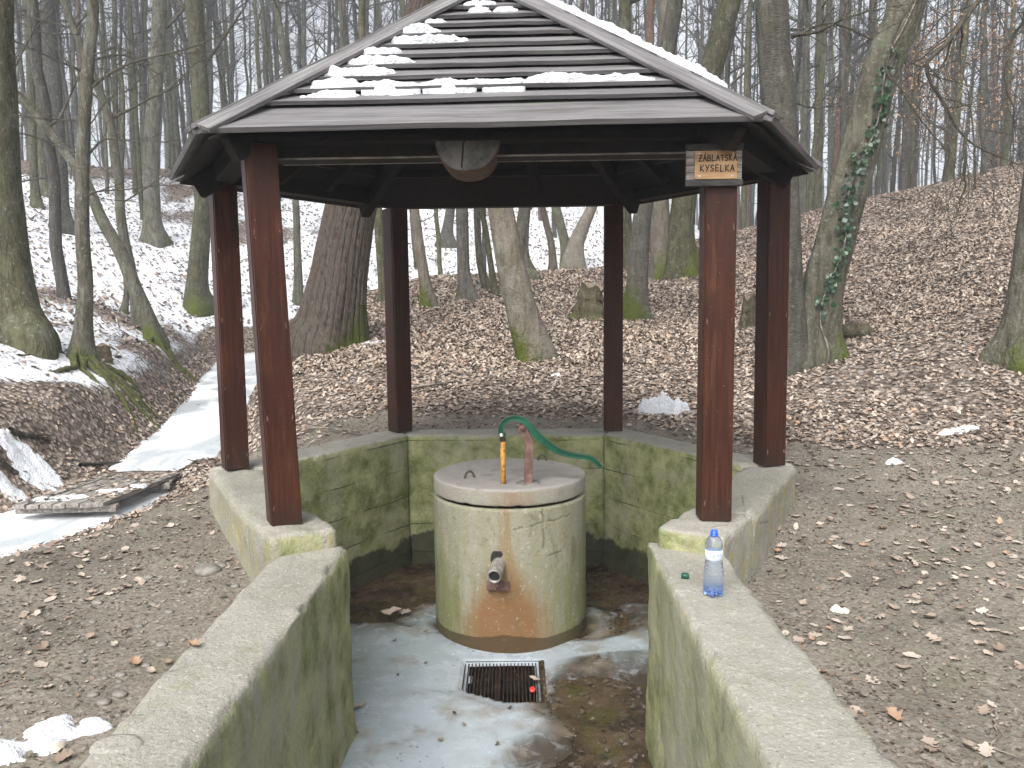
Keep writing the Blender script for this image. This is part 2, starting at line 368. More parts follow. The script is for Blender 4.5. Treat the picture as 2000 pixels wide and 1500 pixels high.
M = dict(
    ground=m_ground(), concrete=m_concrete(), well=m_well(), post=m_post(), frame=m_frame(), plank=m_plank(),
    beech=m_bark('grey_bark', (.068, .063, .044), (.155, .148, .112), lich=.26), olive=m_bark('olive_bark', (.055, .053, .029), (.125, .120, .070), lich=.18),
    far=m_bark('far_bark', (.050, .046, .040), (.105, .097, .085), lich=.15), pine=m_bark('pine_bark', (.10, .066, .050), (.185, .115, .082), lich=.15),
    cherry=m_bark('banded_bark', (.105, .098, .082), (.185, .175, .148), bands=True, lich=.3), pale=m_bark('pale_bark', (.135, .115, .088), (.225, .20, .162), lich=.4),
    dark=m_bark('branch_bark', (.055, .048, .038), (.105, .095, .07), lich=.2), oak=m_oak(), leaf=m_leaf(), snow=m_snow(), stream=m_streamice(), ice=m_ice(), floor=m_floor(),
    root=m_bark('root_bark', (.06, .05, .03), (.13, .11, .07), lich=.15), grate=m_two('grate_iron', (.018, .012, .010), (.065, .040, .026), rough=.5, Metallic=.4),
    green=m_two('green_paint', (.005, .065, .034), (.014, .135, .072), sc=6, rough=.32), rusty=m_two('rusted_steel', (.105, .055, .042), (.21, .125, .10), rough=.7),
    orange=m_two('orange_rust', (.16, .06, .02), (.55, .27, .05), sc=40, lo=.35, hi=.55, rough=.7), steel=m_two('zinc_pipe', (.20, .19, .17), (.36, .35, .32), sc=20, rough=.5, Metallic=.35),
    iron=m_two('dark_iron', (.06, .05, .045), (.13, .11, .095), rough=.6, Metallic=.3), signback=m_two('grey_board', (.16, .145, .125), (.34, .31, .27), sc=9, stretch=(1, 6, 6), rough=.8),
    signframe=m_two('sign_slat', (.018, .017, .017), (.05, .047, .045), sc=9, stretch=(1, 6, 6), rough=.75), panel=m_two('varnished_panel', (.36, .205, .085), (.48, .30, .15), sc=5, stretch=(1, 7, 7), rough=.5),
    ink=m_plain('black_ink', (.012, .011, .010), .6), nail=m_plain('nail_head', (.62, .60, .56), .4), log=m_two('log_end', (.07, .067, .063), (.175, .168, .158), sc=7, rough=.9), bark_red=m_two('red_bark', (.06, .032, .018), (.15, .075, .038), rough=.9),
    board=m_two('old_deck_board', (.15, .135, .12), (.31, .29, .26), sc=4, stretch=(9, 1, 9), rough=.85), stone=m_two('stone', (.115, .105, .09), (.235, .22, .195), sc=8, rough=.85, bumpd=.01),
    capgreen=m_plain('green_cap', (.008, .085, .06), .35, .1), capred=m_plain('red_cap', (.75, .03, .025), .35, .1), capblue=m_plain('blue_ring', (.02, .10, .55), .3, .1),
    label=m_plain('paper_label', (.68, .78, .90), .5, .08), inkblue=m_plain('blue_print', (.05, .09, .25), .5), foam=m_plain('white_foam', (.72, .69, .62), .8, .12, bumpd=.01),
    moss=m_two('moss', (.03, .045, .008), (.11, .14, .025), sc=25, rough=1, bumpd=.02), ivy=m_two('ivy_leaf', (.008, .028, .010), (.028, .075, .030), sc=10, rough=.4),
    deadwood=m_two('dead_wood', (.10, .075, .055), (.27, .20, .15), sc=12, stretch=(4, 4, 1), rough=.9, bumpd=.01), stick=m_two('stick', (.09, .07, .055), (.26, .22, .18), sc=9, rough=.85),
    needle=m_two('pine_needles', (.02, .035, .02), (.055, .08, .045), sc=6, rough=.8))
def m_pet():
    n = NT('clear_plastic'); z = n.xyz()[2]
    c = n.mix(n.ramp(z, .01, .075), (.30, .48, .95), (.70, .77, .90))
    n.b.inputs['Transmission Weight'].default_value = .93; n.b.inputs['IOR'].default_value = 1.25
    return n.done(c, .06)
M['pet'] = m_pet()
def m_water():
    n = NT('drain_water'); return n.done((.012, .011, .009), .05, n.bump(n.noise(9, 3), .08, .01), spec=.6)
M['water'] = m_water()

# ------------------------------------------------------------------ layout of the walls
ZF = -1.10                                            # pit floor; 0 is the top of the concrete ring
POSTPX = dict(FL=(556, 1021), FR=(1393, 1013), ML=(460, 915), MR=(1502, 908), BL=(782, 843), BR=(1197, 841))
POST = {k: P(*v, 0.0) for k, v in POSTPX.items()}
for k in POST: POST[k].z = 0
HC = sum(POST.values(), Vector())/6
X0L, X1L, X0R, X1R = -1.16, -.85, .665, 1.0          # the wing walls
order = ['FL', 'ML', 'BL', 'BR', 'MR', 'FR']
def offset_poly(pts, d):
    """mitred offset of an open polyline, d>0 to its left"""
    o = []
    for i, p in enumerate(pts):
        a = (p-pts[i-1]).normalized() if i else None; b = (pts[i+1]-p).normalized() if i < len(pts)-1 else None
        a = a or b; b = b or a
        na, nb = Vector((-a.y, a.x, 0)), Vector((-b.y, b.x, 0)); m = (na+nb).normalized(); o.append(p+m*(d/max(.3, m.dot(na))))
    return o
mid = [POST[k].copy() for k in order]
fl_end = Vector((-1.005, 3.86, 0)); fr_end = Vector((.84, 3.80, 0))
line = [fl_end]+[mid[0]+Vector((-.02, .02, 0))]+mid[1:5]+[mid[5]+Vector((.03, .02, 0))]+[fr_end]
line[1] = line[1]*.6+(fl_end*.62+mid[1]*.38)*.4; line[6] = line[6]*.6+(fr_end*.62+mid[4]*.38)*.4
OUTER = offset_poly(line, .165); INNER = offset_poly(line, -.165)
PIT = np.array([(p.x, p.y) for p in line]+[((X0R+X1R)/2, 3.7), ((X0R+X1R)/2, 1.25), ((X0L+X1L)/2, 1.25), ((X0L+X1L)/2, 3.7)])
INN = np.array([(p.x, p.y) for p in INNER]+[(X0R, 3.7), (X0R, 1.2), (X1L, 1.2), (X1L, 3.7)])
OUT = np.array([(p.x, p.y) for p in OUTER]+[(X1R, 3.7), (X1R, .9), (X0L, .9), (X0L, 3.7)])
def inside(poly, x, y):
    r = np.zeros(np.shape(x), bool); n = len(poly)
    for i in range(n):
        (x0, y0), (x1, y1) = poly[i], poly[(i+1) % n]
        c = (y0 > y) != (y1 > y)
        with np.errstate(divide='ignore', invalid='ignore'): r ^= c & (x < (x1-x0)*(y-y0)/(y1-y0+1e-12)+x0)
    return r
def polydist(poly, x, y):
    b = np.full(np.shape(x), 1e9); n = len(poly)
    for i in range(n):
        a, c = np.array(poly[i]), np.array(poly[(i+1) % n]); e = c-a; L = e@e+1e-12
        t = np.clip(((x-a[0])*e[0]+(y-a[1])*e[1])/L, 0, 1); b = np.minimum(b, np.hypot(x-a[0]-t*e[0], y-a[1]-t*e[1]))
    return b

# ------------------------------------------------------------------ terrain
STREAM = np.array([(-60, -40, -2.2), (-20, -9, -1.4), (-8.5, -.5, -1.0), (-6.6, 2.8, -.82), (-5.2, 4.7, -.74), (-4.2, 5.9, -.69), (-3.75, 7, -.65), (-3.75, 9, -.6),
                   (-4.1, 11, -.5), (-4.75, 13.5, -.4), (-5.45, 16, -.3), (-6.0, 18.5, -.15), (-5.0, 21, .1), (-2, 23.5, .4), (2, 26, .9), (7.5, 29.5, 1.6),
                   (14, 34, 2.2), (26, 42, 3), (60, 62, 4), (260, 140, 8)])
def stream_sd(x, y):
    best = np.full(np.shape(x), 1e9); sg = np.ones(np.shape(x)); zz = np.zeros(np.shape(x))
    for a, b in zip(STREAM[:-1], STREAM[1:]):
        ex, ey = b[0]-a[0], b[1]-a[1]; t = np.clip(((x-a[0])*ex+(y-a[1])*ey)/(ex*ex+ey*ey), 0, 1)
        dx, dy = x-a[0]-t*ex, y-a[1]-t*ey; d = np.hypot(dx, dy); m = d < best
        best = np.where(m, d, best); sg = np.where(m, np.sign(ex*dy-ey*dx), sg); zz = np.where(m, a[2]+t*(b[2]-a[2]), zz)
    return best*sg, zz
GY = np.array([-40, 0, 2.5, 4, 5.4, 7, 8.5, 10, 14, 17, 22, 30, 60, 250]); GZ = np.array([-.6, -.42, -.36, -.36, -.25, -.05, .17, .42, .95, 1.5, 2.3, 3.3, 6, 14])
def terrain(x, y, detail=True):
    x, y = np.asarray(x, float), np.asarray(y, float)
    sd, zs = stream_sd(x, y)
    zn = np.interp(y, GY, GZ)*.5+np.interp(y-.6, GY, GZ)*.25+np.interp(y+.6, GY, GZ)*.25
    zn = zn + .19*np.maximum(0, x-2.2)*sstep(5.6, 9.0, y) + .10*np.maximum(0, x-3.5)*sstep(1, 5, y)*(1-sstep(5.6, 9, y))
    zn = np.where(x > 16, zn-(x-16)*.15, zn)
    wd = 2.1-.65*sstep(7.6, 9.4, y)+5.85*sstep(13, 23, y)
    near = zs+(zn-zs)*sstep(.30, .95, -sd/wd)*.85+(zn-zs)*.15*sstep(.3, 1.6, -sd/wd)
    near = np.where(-sd < .30*wd, zs-.14+.14*sstep(.35, .30*wd, -sd), near)
    t = np.maximum(0, sd-.9)
    k = .40-.26*sstep(2, 14, x)
    bank = .55*(1-.5*sstep(14, 22, y))
    far = zs-.14+(.14+bank)*sstep(.42, 1.35, sd)+k*np.minimum(t, 15)+.11*np.clip(t-15, 0, 120)*(1-.5*sstep(2, 14, x))
    z = np.where(sd > 0, far, near)
    z = z+.17*np.exp(-((y-8.15)/.42)**2)*sstep(1.0, .4, np.abs(sd))
    if detail:
        z = z+.22*fbm(x*.23, y*.23, 3.1, 3)*sstep(1.0, 5, np.abs(sd))*sstep(6, 14, np.hypot(x, y-4))
        z = z+.11*fbm(x*2.6, y*2.6, 6.2, 3)*sstep(.55, .9, sd)*sstep(2.6, 1.5, sd)*sstep(15, 11, y)
        z = z+.035*fbm(x*1.3, y*1.3, 1.7, 3)+.012*fbm(x*7, y*7, .4, 2)
    return z
def GP(px, py, y0=2.0, y1=140.0):
    d = ray(px, py); t = np.linspace(y0, y1, 5200)/d.y
    x, y, z = CAM.x+d.x*t, CAM.y+d.y*t, CAM.z+d.z*t
    hit = np.nonzero(z < terrain(x, y))[0]
    i = hit[0] if len(hit) else len(t)-1
    return Vector((x[i], y[i], float(terrain(x[i], y[i]))))
def leafy_f(x, y):
    dp = polydist(OUT, x, y); sd, _ = stream_sd(x, y)
    nz = fbm(x*.8, y*.8, 9.0, 3)
    f = sstep(.7, 2.2, dp+nz*.9)
    f = np.where(y < 6.4, np.minimum(f, .55*sstep(1.6, 3.6, dp+nz)+.10), f)
    f = np.where((y > 6.6) & (x > -2.2), sstep(.35, .95, dp+nz*.5), f)
    f = np.where((sd < 0) & (sd > -1.6), np.maximum(f, .9*sstep(-1.5, -.9, sd)), f)
    return np.where(sd > 0, 1.0, f)
def snow_f(x, y):
    sd, _ = stream_sd(x, y); nz = fbm(x*.35, y*.35, 5.0, 3); n2 = fbm(x*1.1, y*1.1, 2.0, 3)
    s = 1.0*sstep(.85, 1.5, sd+nz*.9)*(1-.62*sstep(13, 20, sd+nz*4))
    s = s*(1-.45*(1-sstep(5.5, 8.0, y+n2*2))*(x < -2))
    s = s-.28*sstep(.15, .5, nz)*(x < -3)
    return np.clip(s+.10*n2*(s > .05), 0, 1.1)
def axis(lo, hi, c0, c1, h, g):
    a = list(np.arange(c0, c1, h)); v, s = a[-1], h
    while v < hi: s = h+g*(v-c1); s = max(h, s); v += s; a.append(v)
    v = a[0]
    while v > lo: s = max(h, h+g*(c0-v)); v -= s; a.insert(0, v)
    return np.array(a)
gx = axis(-230, 230, -3.6, 3.4, .058, .021); gy = axis(-40, 260, 1.6, 8.0, .058, .019)
X, Y = np.meshgrid(gx, gy); Xf, Yf = X.ravel(), Y.ravel()
Z = terrain(Xf, Yf); inp = inside(PIT, Xf, Yf); Z = np.where(inp, -1.75, Z)
nx, ny = len(gx), len(gy); ii = np.arange(ny-1)[:, None]*nx; jj = np.arange(nx-1)[None, :]
F = np.stack([ii+jj, ii+jj+1, ii+nx+jj+1, ii+nx+jj], -1).reshape(-1, 4)
F = F[~inp[F].all(1)]
ground = part('ground', np.stack([Xf, Yf, Z], 1), F, M['ground'], attrs=dict(leafy=leafy_f(Xf, Yf), snow=snow_f(Xf, Yf)))
tag(ground, 'leaf-strewn woodland floor with old snow on the far slope', 'ground', kind='structure')

# frozen stream
sp = resample(STREAM[3:17], 150); tx = np.gradient(sp[:, :2], axis=0); tx /= np.linalg.norm(tx, axis=1)[:, None]; nrm = np.stack([-tx[:, 1], tx[:, 0]], 1)
rows = []
for q in np.linspace(-.8, .8, 9): rows.append(np.concatenate([sp[:, :2]+nrm*(q*(1+.25*fbm(sp[:, 1]*.8, q, 3.0, 2)))[:, None], (sp[:, 2]-.045+.022*fbm(sp[:, 0]*2.5+q, sp[:, 1]*2.5, q*3, 2))[:, None]], 1))
V = np.stack(rows, 1).reshape(-1, 3); n_, k_ = 150, 9
i = np.arange(n_-1)[:, None]*k_; j = np.arange(k_-1)[None, :]; F = np.stack([i+j, i+j+1, i+k_+j+1, i+k_+j], -1).reshape(-1, 4)
tag(part('frozen_stream', V, F, M['stream']), 'frozen white stream winding past the shelter', 'stream', kind='structure')

# ------------------------------------------------------------------ concrete
DG = bpy.context.evaluated_depsgraph_get
def concrete_block(name, poly, z0, z1, parent, vox=.024, seed=0, amp=.009, chip=.034):
    n = len(poly); V = [(p[0], p[1], z0) for p in poly]+[(p[0], p[1], z1 if len(p) < 3 else p[2]) for p in poly]
    F = [tuple(range(n-1, -1, -1)), tuple(range(n, 2*n))]+[(i, (i+1) % n, n+(i+1) % n, n+i) for i in range(n)]
    me = mesh('tmp', V, F); o = bpy.data.objects.new('tmp', me); COL.objects.link(o)
    bm = bmesh.new(); bm.from_mesh(me); bmesh.ops.recalc_face_normals(bm, faces=bm.faces); bm.to_mesh(me); bm.free()
    md = o.modifiers.new('r', 'REMESH'); md.mode = 'VOXEL'; md.voxel_size = vox
    sm = o.modifiers.new('s', 'SMOOTH'); sm.iterations = 2
    me2 = bpy.data.meshes.new_from_object(o.evaluated_get(DG())); bpy.data.objects.remove(o)
    N = len(me2.vertices); co = np.empty(N*3, np.float32); me2.vertices.foreach_get('co', co); co = co.reshape(-1, 3).astype(float)
    no = np.empty(N*3, np.float32); me2.vertex_normals.foreach_get('vector', no); no = no.reshape(-1, 3)
    edge = np.clip(1-np.maximum(np.abs(no[:, 2]), np.hypot(no[:, 0], no[:, 1]))**3, 0, 1)
    s = seed*13.7
    d = amp*fbm(co[:, 0]*9+s, co[:, 1]*9, co[:, 2]*9, 3)+.010*fbm(co[:, 0]*2+s, co[:, 1]*2, co[:, 2]*2, 2)
    d = d-edge*chip*np.maximum(0, fbm(co[:, 0]*11+s, co[:, 1]*11, co[:, 2]*11, 3)+.15)*1.6
    bot = np.clip((-.68-co[:, 2])/.4, 0, 1)*(np.hypot(no[:, 0], no[:, 1]) > .7)
    d = d+bot*.05*np.maximum(0, fbm(co[:, 0]*3+s, co[:, 1]*3, co[:, 2]*3, 2)+.1)
    co = co+no*d[:, None]
    tc = np.array([HC.x, HC.y])-co[:, :2]; tc = np.where(co[:, 1:2] < 3.9, np.stack([-.09-co[:, 0], 0*co[:, 0]], 1), tc)
    tc /= np.linalg.norm(tc, axis=1)[:, None]+1e-6
    inn = np.clip(no[:, 0]*tc[:, 0]+no[:, 1]*tc[:, 1], 0, 1); side = 1-np.clip(np.abs(no[:, 2])*1.3-.2, 0, 1)
    al = side*(.34+.60*sstep(.2, .6, inn)*sstep(3.2, 4.6, co[:, 1])+.28*sstep(.2, .6, inn))+(1-side)*.16
    wet = np.clip(.80-(co[:, 2]-ZF)/.62, 0, .62)*sstep(.2, .5, inn)*sstep(4.0, 4.6, co[:, 1])*side
    li = side*(1-sstep(.0, .3, inn))*sstep(-.42, -.25, co[:, 2])*.42+side*sstep(.2, .5, inn)*(co[:, 1] < 3.8)*.26
    fc = np.empty(len(me2.loops), np.int32); me2.loops.foreach_get('vertex_index', fc)
    bpy_f = fc.reshape(-1, 4) if len(fc) == 4*len(me2.polygons) else [tuple(p.vertices) for p in me2.polygons]
    bpy.data.meshes.remove(me2)
    return part(name, co, bpy_f, M['concrete'], parent, True, dict(algae=al, wet=wet, lichen=li, top=1-side, form=side*sstep(.2, .5, inn)*(co[:, 1] > 4.4)))
wall = thing('concrete_wall', (HC.x, HC.y, ZF), 'low mossy concrete retaining wall ringing the sunken well', 'wall')
xy = lambda v: (v.x, v.y)
g = .0
for a in range(1, 6):     # five sections between the six posts
    concrete_block('wall_section', [xy(OUTER[a]), xy(OUTER[a+1]), xy(INNER[a+1]), xy(INNER[a])], -1.35, -.004*(a % 2), wall, seed=a)
concrete_block('wall_end', [xy(OUTER[0]), xy(OUTER[1]), xy(INNER[1]), xy(INNER[0])], -1.35, .003, wall, seed=8)
concrete_block('wall_end', [xy(OUTER[7]), xy(OUTER[6]), xy(INNER[6]), xy(INNER[7])], -1.35, .003, wall, seed=9)
concrete_block('wing_wall', [(X0L, .9), (X1L-.01, .9), (X1L, 2.4), (X1L+.02, 3.5), (X1L+.03, 4.0), (X0L+.03, 3.97), (X0L, 3.6)], -1.35, -.093, wall, seed=11, chip=.05)
concrete_block('wing_wall', [(X0R-.01, .9), (X1R-.02, .9), (X1R, 3.7), (X1R+.02, 3.93), (X0R+.0, 3.98), (X0R-.01, 3.2)], -1.35, -.093, wall, seed=12, chip=.055)
# flat stone bedded in the top of the left wing
c = P(228, 1455, -.09); th = np.linspace(0, 2*math.pi, 26, endpoint=False)
prof = [(.075, 0), (.07, .010), (.052, .013), (.03, .012), (.001, .0125)]
V, F = lathe(prof, 26, (0, 0, 0)); V[:, 0] *= 1.0+.12*vnoise(V[:, 0]*20, V[:, 1]*20); V[:, 1] *= .72; V[:, 2] += .003*fbm(V[:, 0]*40, V[:, 1]*40, 0, 2)*(V[:, 2] > .004)
part('bedded_stone', V+np.array((c.x, c.y, -.096)), F, M['concrete'], wall)
# steps at the dry end of the passage (behind the frame)
st = thing('concrete_steps', (-.09, .9, ZF), 'concrete steps down into the passage between the wing walls', 'steps')
for q in range(5): MB().box((-.09, 1.15-.27*q+.27, ZF+.09+.18*q-.09), (1.5, .30, .18)).obj('step', M['stone'], st, bevel=.012)

# pit floor with the drain opening
GX0, GX1, GY0, GY1 = -.356, .158, 4.26, 4.845
fx = np.unique(np.round(np.concatenate([np.arange(-2.1, GX0, .05), np.linspace(GX0, GX1, 11), np.arange(GX1+.05, 2.0, .05)]), 4))
fy = np.unique(np.round(np.concatenate([np.arange(1.0, GY0, .05), np.linspace(GY0, GY1, 12), np.arange(GY1+.05, 7.3, .05)]), 4))
X, Y = np.meshgrid(fx, fy); xf, yf = X.ravel(), Y.ravel(); nx, ny = len(fx), len(fy)
zf = ZF+.012*fbm(xf*2, yf*2, 0, 3)+.006*fbm(xf*12, yf*12, 2, 2)
ii = np.arange(ny-1)[:, None]*nx; jj = np.arange(nx-1)[None, :]; F = np.stack([ii+jj, ii+jj+1, ii+nx+jj+1, ii+nx+jj], -1).reshape(-1, 4)
cx, cy = xf[F].mean(1), yf[F].mean(1)
F = F[inside(PIT, cx, cy) & ~((cx > GX0) & (cx < GX1) & (cy > GY0) & (cy < GY1))]
tag(part('pit_floor', np.stack([xf, yf, zf], 1), F, M['floor']), 'wet brown concrete floor of the sunken well pit', 'floor', kind='structure')

# drain with grate
gr = thing('drain_grate', ((GX0+GX1)/2, (GY0+GY1)/2, ZF), 'rusty iron drain grate in the icy floor before the well', 'grate')
sh = MB()
sh.add([(x, y, z) for z in (ZF-.0, ZF-.34) for x, y in ((GX0, GY0), (GX1, GY0), (GX1, GY1), (GX0, GY1))], [(0, 4, 5, 1), (1, 5, 6, 2), (2, 6, 7, 3), (3, 7, 4, 0), (4, 7, 6, 5)])
sh.obj('shaft', M['floor'], gr)
MB().add([(GX0+.002, GY0+.002, ZF-.13), (GX1-.002, GY0+.002, ZF-.13), (GX1-.002, GY1-.002, ZF-.13), (GX0+.002, GY1-.002, ZF-.13)], [(0, 1, 2, 3)]).obj('water', M['water'], gr)
fr = MB(); t_ = .014
for (a, b, w_, l_) in ((GX0+t_/2, (GY0+GY1)/2, t_, GY1-GY0), (GX1-t_/2, (GY0+GY1)/2, t_, GY1-GY0), ((GX0+GX1)/2, GY0+t_/2, GX1-GX0-2*t_, t_), ((GX0+GX1)/2, GY1-t_/2, GX1-GX0-2*t_, t_)): fr.box((a, b, ZF-.018), (w_, l_, .04))
fr.obj('frame', M['grate'], gr)
NB = 22
for q in range(NB):
    x = GX0+.02+(GX1-GX0-.04)*(q+.5)/NB
    MB().box((x+random.uniform(-.001, .001), (GY0+GY1)/2, ZF-.022), (.0065, GY1-GY0-.03, .03)).obj('bar', M['grate'], gr)
MB().box((-.105, (GY0+GY1)/2, ZF-.03), (.03, GY1-GY0-.03, .012)).obj('cross_member', M['grate'], gr)

# ice sheet
ix = np.arange(-1.75, 1.6, .022); iy = np.arange(1.3, 7.0, .022); X, Y = np.meshgrid(ix, iy); xf, yf = X.ravel(), Y.ravel(); nx, ny = len(ix), len(iy)
WC = P(995, 921, -.04); WC.z = ZF; WR = .512
rw = np.hypot(xf-WC.x, yf-WC.y)
nz = fbm(xf*2.1, yf*2.1, 7, 4)
f1 = np.minimum(.20+.22*nz-xf+.10*np.sin(yf*5), 5.45-yf+.35*nz)                      # left half of the passage
f1 = np.where(yf > 4.15, np.minimum(.26+.2*nz-xf+np.maximum(0, (yf-4.80))*6, 5.45+.4*nz-yf), f1)
f2 = .20+.16*nz-np.abs(rw-WR-.1)-np.maximum(0, yf-5.6)*.6                             # collar round the well
f3 = np.minimum(.66+.5*nz-np.hypot((xf-1.05)*.75, (yf-5.05)), 1.0)                       # right of the well
gd = np.maximum(np.maximum(GX0+.04+.05*nz-xf, xf-GX1-.012), np.maximum(GY0+.055*nz+.05+.62*np.maximum(0, -.08-xf)-yf, yf-GY1+.015))
f = np.minimum(np.maximum(np.maximum(f1, f2), f3), gd*1.0)
hI = np.where(f > 0, .004+.032*sstep(0, .2, f)+.010*fbm(xf*4, yf*4, 1, 3), -.03)
zf = ZF+.006+hI*(.45+.55*sstep(WR, WR+.35, rw))
ii = np.arange(ny-1)[:, None]*nx; jj = np.arange(nx-1)[None, :]; F = np.stack([ii+jj, ii+jj+1, ii+nx+jj+1, ii+nx+jj], -1).reshape(-1, 4)
cx, cy = xf[F].mean(1), yf[F].mean(1)
F = F[inside(INN*1.0, cx, cy) & (f[F].max(1) > -.04) & ~((gd[F].max(1) < -.03))]
milk = np.clip(sstep(-.02, .35, f1)*1.0*(1-.6*sstep(4.9, 5.4, yf))+.55*sstep(0, .2, f2)+.42*sstep(0, .5, f3), 0, 1)
us = np.unique(F); rm = np.full(len(xf), -1); rm[us] = np.arange(len(us))
tag(part('ice_sheet', np.stack([xf, yf, zf], 1)[us], rm[F], M['ice'], attrs=dict(milk=milk[us])), 'milky blue sheet of ice on the pit floor', 'ice', kind='stuff')

# ------------------------------------------------------------------ well
well = thing('well', (WC.x, WC.y, ZF), 'round pale concrete well ring with a rust-streaked front', 'well')
ZL = -.045
prof = [(WR-.03, ZL-.125), (WR-.008, ZL-.127)]+[(WR, z) for q, z in enumerate(np.linspace(ZL-.135, ZF-.06, 170))]
V, F = lathe(prof, 420, (WC.x, WC.y, 0)); th = np.arctan2(V[:, 1]-WC.y, V[:, 0]-WC.x)+math.pi/2      # 0 faces the photographer
th = (th+math.pi) % (2*math.pi)-math.pi
dv = np.stack([np.cos(th-math.pi/2), np.sin(th-math.pi/2)], 1)
crk = np.maximum(0, 1-np.abs(th-.42-.02*vnoise(V[:, 2]*30, 0))*WR/.010)*(V[:, 2] > ZL-.38)*(V[:, 2] < ZL-.13)+np.maximum(0, 1-np.abs(V[:, 2]-(ZL-.245+.05*th+.012*vnoise(th*14, 1)))/.008)*(th > .05)*(th < .85)+np.maximum(0, 1-np.abs(V[:, 2]-(ZL-.43+.01*vnoise(th*14, 3)))/.008)*(th > .45)*(th < .7)
V[:, :2] += dv*(.0025*fbm(V[:, 0]*14, V[:, 1]*14, V[:, 2]*14, 3)-.003*np.clip(crk, 0, 1))[:, None]
hz = (ZL-V[:, 2])/(ZL-ZF)
rust = np.clip(1.35-np.abs(th+.06)/(.13+.60*sstep(.25, .95, hz)), 0, 1)*(.58+.5*sstep(.35, .8, hz))+.25*np.clip(1-np.abs(th+.35)/.12, 0, 1)*(1-hz)
al = .42+.45*sstep(.35, .9, np.abs(th))*sstep(.2, .8, hz)+.15*(np.abs(th) > 1.2)
wetw = sstep(.86, .95, hz)*.9+.5*sstep(.80, .88, hz)*np.clip(1-np.abs(th+.1)/.5, 0, 1)
part('ring', V, F, M['well'], well, True, dict(rust=rust, algae=al, wet=wetw, top=0*al, crack=np.clip(crk, 0, 1)*(.35+.65*(vnoise(V[:, 0]*25, V[:, 2]*25) > -.3))))
prof = [(WR-.012, ZL-.108), (WR-.004, ZL-.098), (WR-.002, ZL-.05), (WR-.004, ZL-.012), (WR-.014, ZL-.002)]+[(r, ZL) for r in (WR-.03, .42, .34, .26, .18, .1, .03, .002)]
pf = resample(np.array(prof), 60)
V, F = lathe(pf, 200, (WC.x, WC.y, 0)); th = np.arctan2(V[:, 1]-WC.y, V[:, 0]-WC.x)+math.pi/2; th = (th+math.pi) % (2*math.pi)-math.pi
tp = sstep(ZL-.02, ZL-.006, V[:, 2])
V += (.003*fbm(V[:, 0]*11, V[:, 1]*11, V[:, 2]*11, 3))[:, None]*np.array((0, 0, 1.0))
low = V[:, 2] < ZL-.085; V[low, 2] += .010*np.maximum(0, fbm(th[low]*9, 0*th[low], 4, 3))
part('lid', V, F, M['well'], well, True, dict(rust=np.clip(.95-np.abs(th-.05)/.55, 0, 1)*(1-tp)+.12*tp, algae=.25*(1-tp), wet=0*tp, top=np.maximum(tp, .35)))
for (px, py, s_, rz) in ((917, 933, 1.0, .35), (1059, 899, 1.0, -.25)):
    c = P(px, py, ZL); a = np.linspace(0, math.pi, 14); rr = .033*s_
    pth = [(c.x+rr*math.cos(t)*math.cos(rz), c.y+rr*math.cos(t)*math.sin(rz), ZL-.012+(rr*1.3+.012)*math.sin(t)) for t in a]
    MB().tube(pth, [.0085]*14, 8).obj('lifting_eye', M['iron'], well, True)
# spout and bracket
s0 = Vector((WC.x-.062, WC.y-WR+.07, 0)); s0.z = D(971, 1092, s0.y).z; s1 = D(965, 1127, WC.y-WR-.17)
dr = (s1-s0).normalized(); up = dr.to_track_quat('Z', 'Y')
pr = [(.030, -.08), (.042, 0), (.042, .0), (.043, (s1-s0).length*.97), (.043, (s1-s0).length), (.034, (s1-s0).length), (.033, (s1-s0).length*.4), (.002, (s1-s0).length*.38)]
V, F = lathe(pr, 28); V = np.array([s0+up @ Vector(v) for v in V]); spt = part('spout', V, F, M['steel'], well); Lp = (s1-s0).length; V, F = lathe([(.0335, Lp*.93), (.02, Lp*.925), (.001, Lp*.925)], 28); part('bore', np.array([s0+up @ Vector(v) for v in V]), F, M['ink'], spt)  # black disc paints the shade inside the pipe mouth
c = D(972, 1091, WC.y-WR-.001)
V, F = lathe([(.050, -.03), (.049, .003), (.043, .004), (.03, .003), (.001, .002)], 24); V[:, 0:2] *= (1+.13*vnoise(V[:, 0]*40, V[:, 1]*40))[:, None]
part('spout_collar', np.stack([V[:, 0]+c.x, c.y-V[:, 2]*.5+.004, V[:, 1]+c.z], 1), F, M['ink'], well)  # black disc stands in for the shaded gap round the spout
c = D(973, 1144, WC.y-WR-.012)
bk = MB().box((c.x, c.y, c.z), (.142, .022, .058), Matrix.Rotation(R(3), 3, 'Y')).obj('bracket_plate', M['rusty'], well, bevel=.004)
V, F = lathe([(.001, -.02), (.016, -.02), (.016, -.004), (.022, -.002), (.022, .004)], 6); part('bolt', np.stack([V[:, 0]+c.x, V[:, 2]+c.y-.008, V[:, 1]+c.z], 1), F, M['rusty'], bk)

# ------------------------------------------------------------------ hand pump
py_ = P(1031, 942, ZL).y
base = P(1031, 942, ZL)
pump = thing('hand_pump', (base.x, base.y, ZL), 'green lever hand pump with rusty post on the well lid', 'pump')
hp = [(981, 855, 12), (979, 843, 13), (980, 833, 12), (986, 823, 12), (997, 817, 12), (1010, 816.5, 12), (1022, 821, 13), (1034, 832, 15), (1046, 846, 16), (1062, 861, 16), (1082, 876, 15), (1102, 885, 13), (1124, 890, 11), (1142, 892, 10), (1156, 896, 10), (1167, 905, 10), (1174, 912, 9)]
pts = [D(x, y, py_-.035) for x, y, _ in hp]; rp = resample(np.array([[p.x, p.z, w_] for p, (_, _, w_) in zip(pts, hp)]), 90)
tg = np.gradient(rp[:, :2], axis=0); tg /= np.linalg.norm(tg, axis=1)[:, None]; nn = np.stack([-tg[:, 1], tg[:, 0]], 1)
nn[nn[:, 1] < 0] *= 1
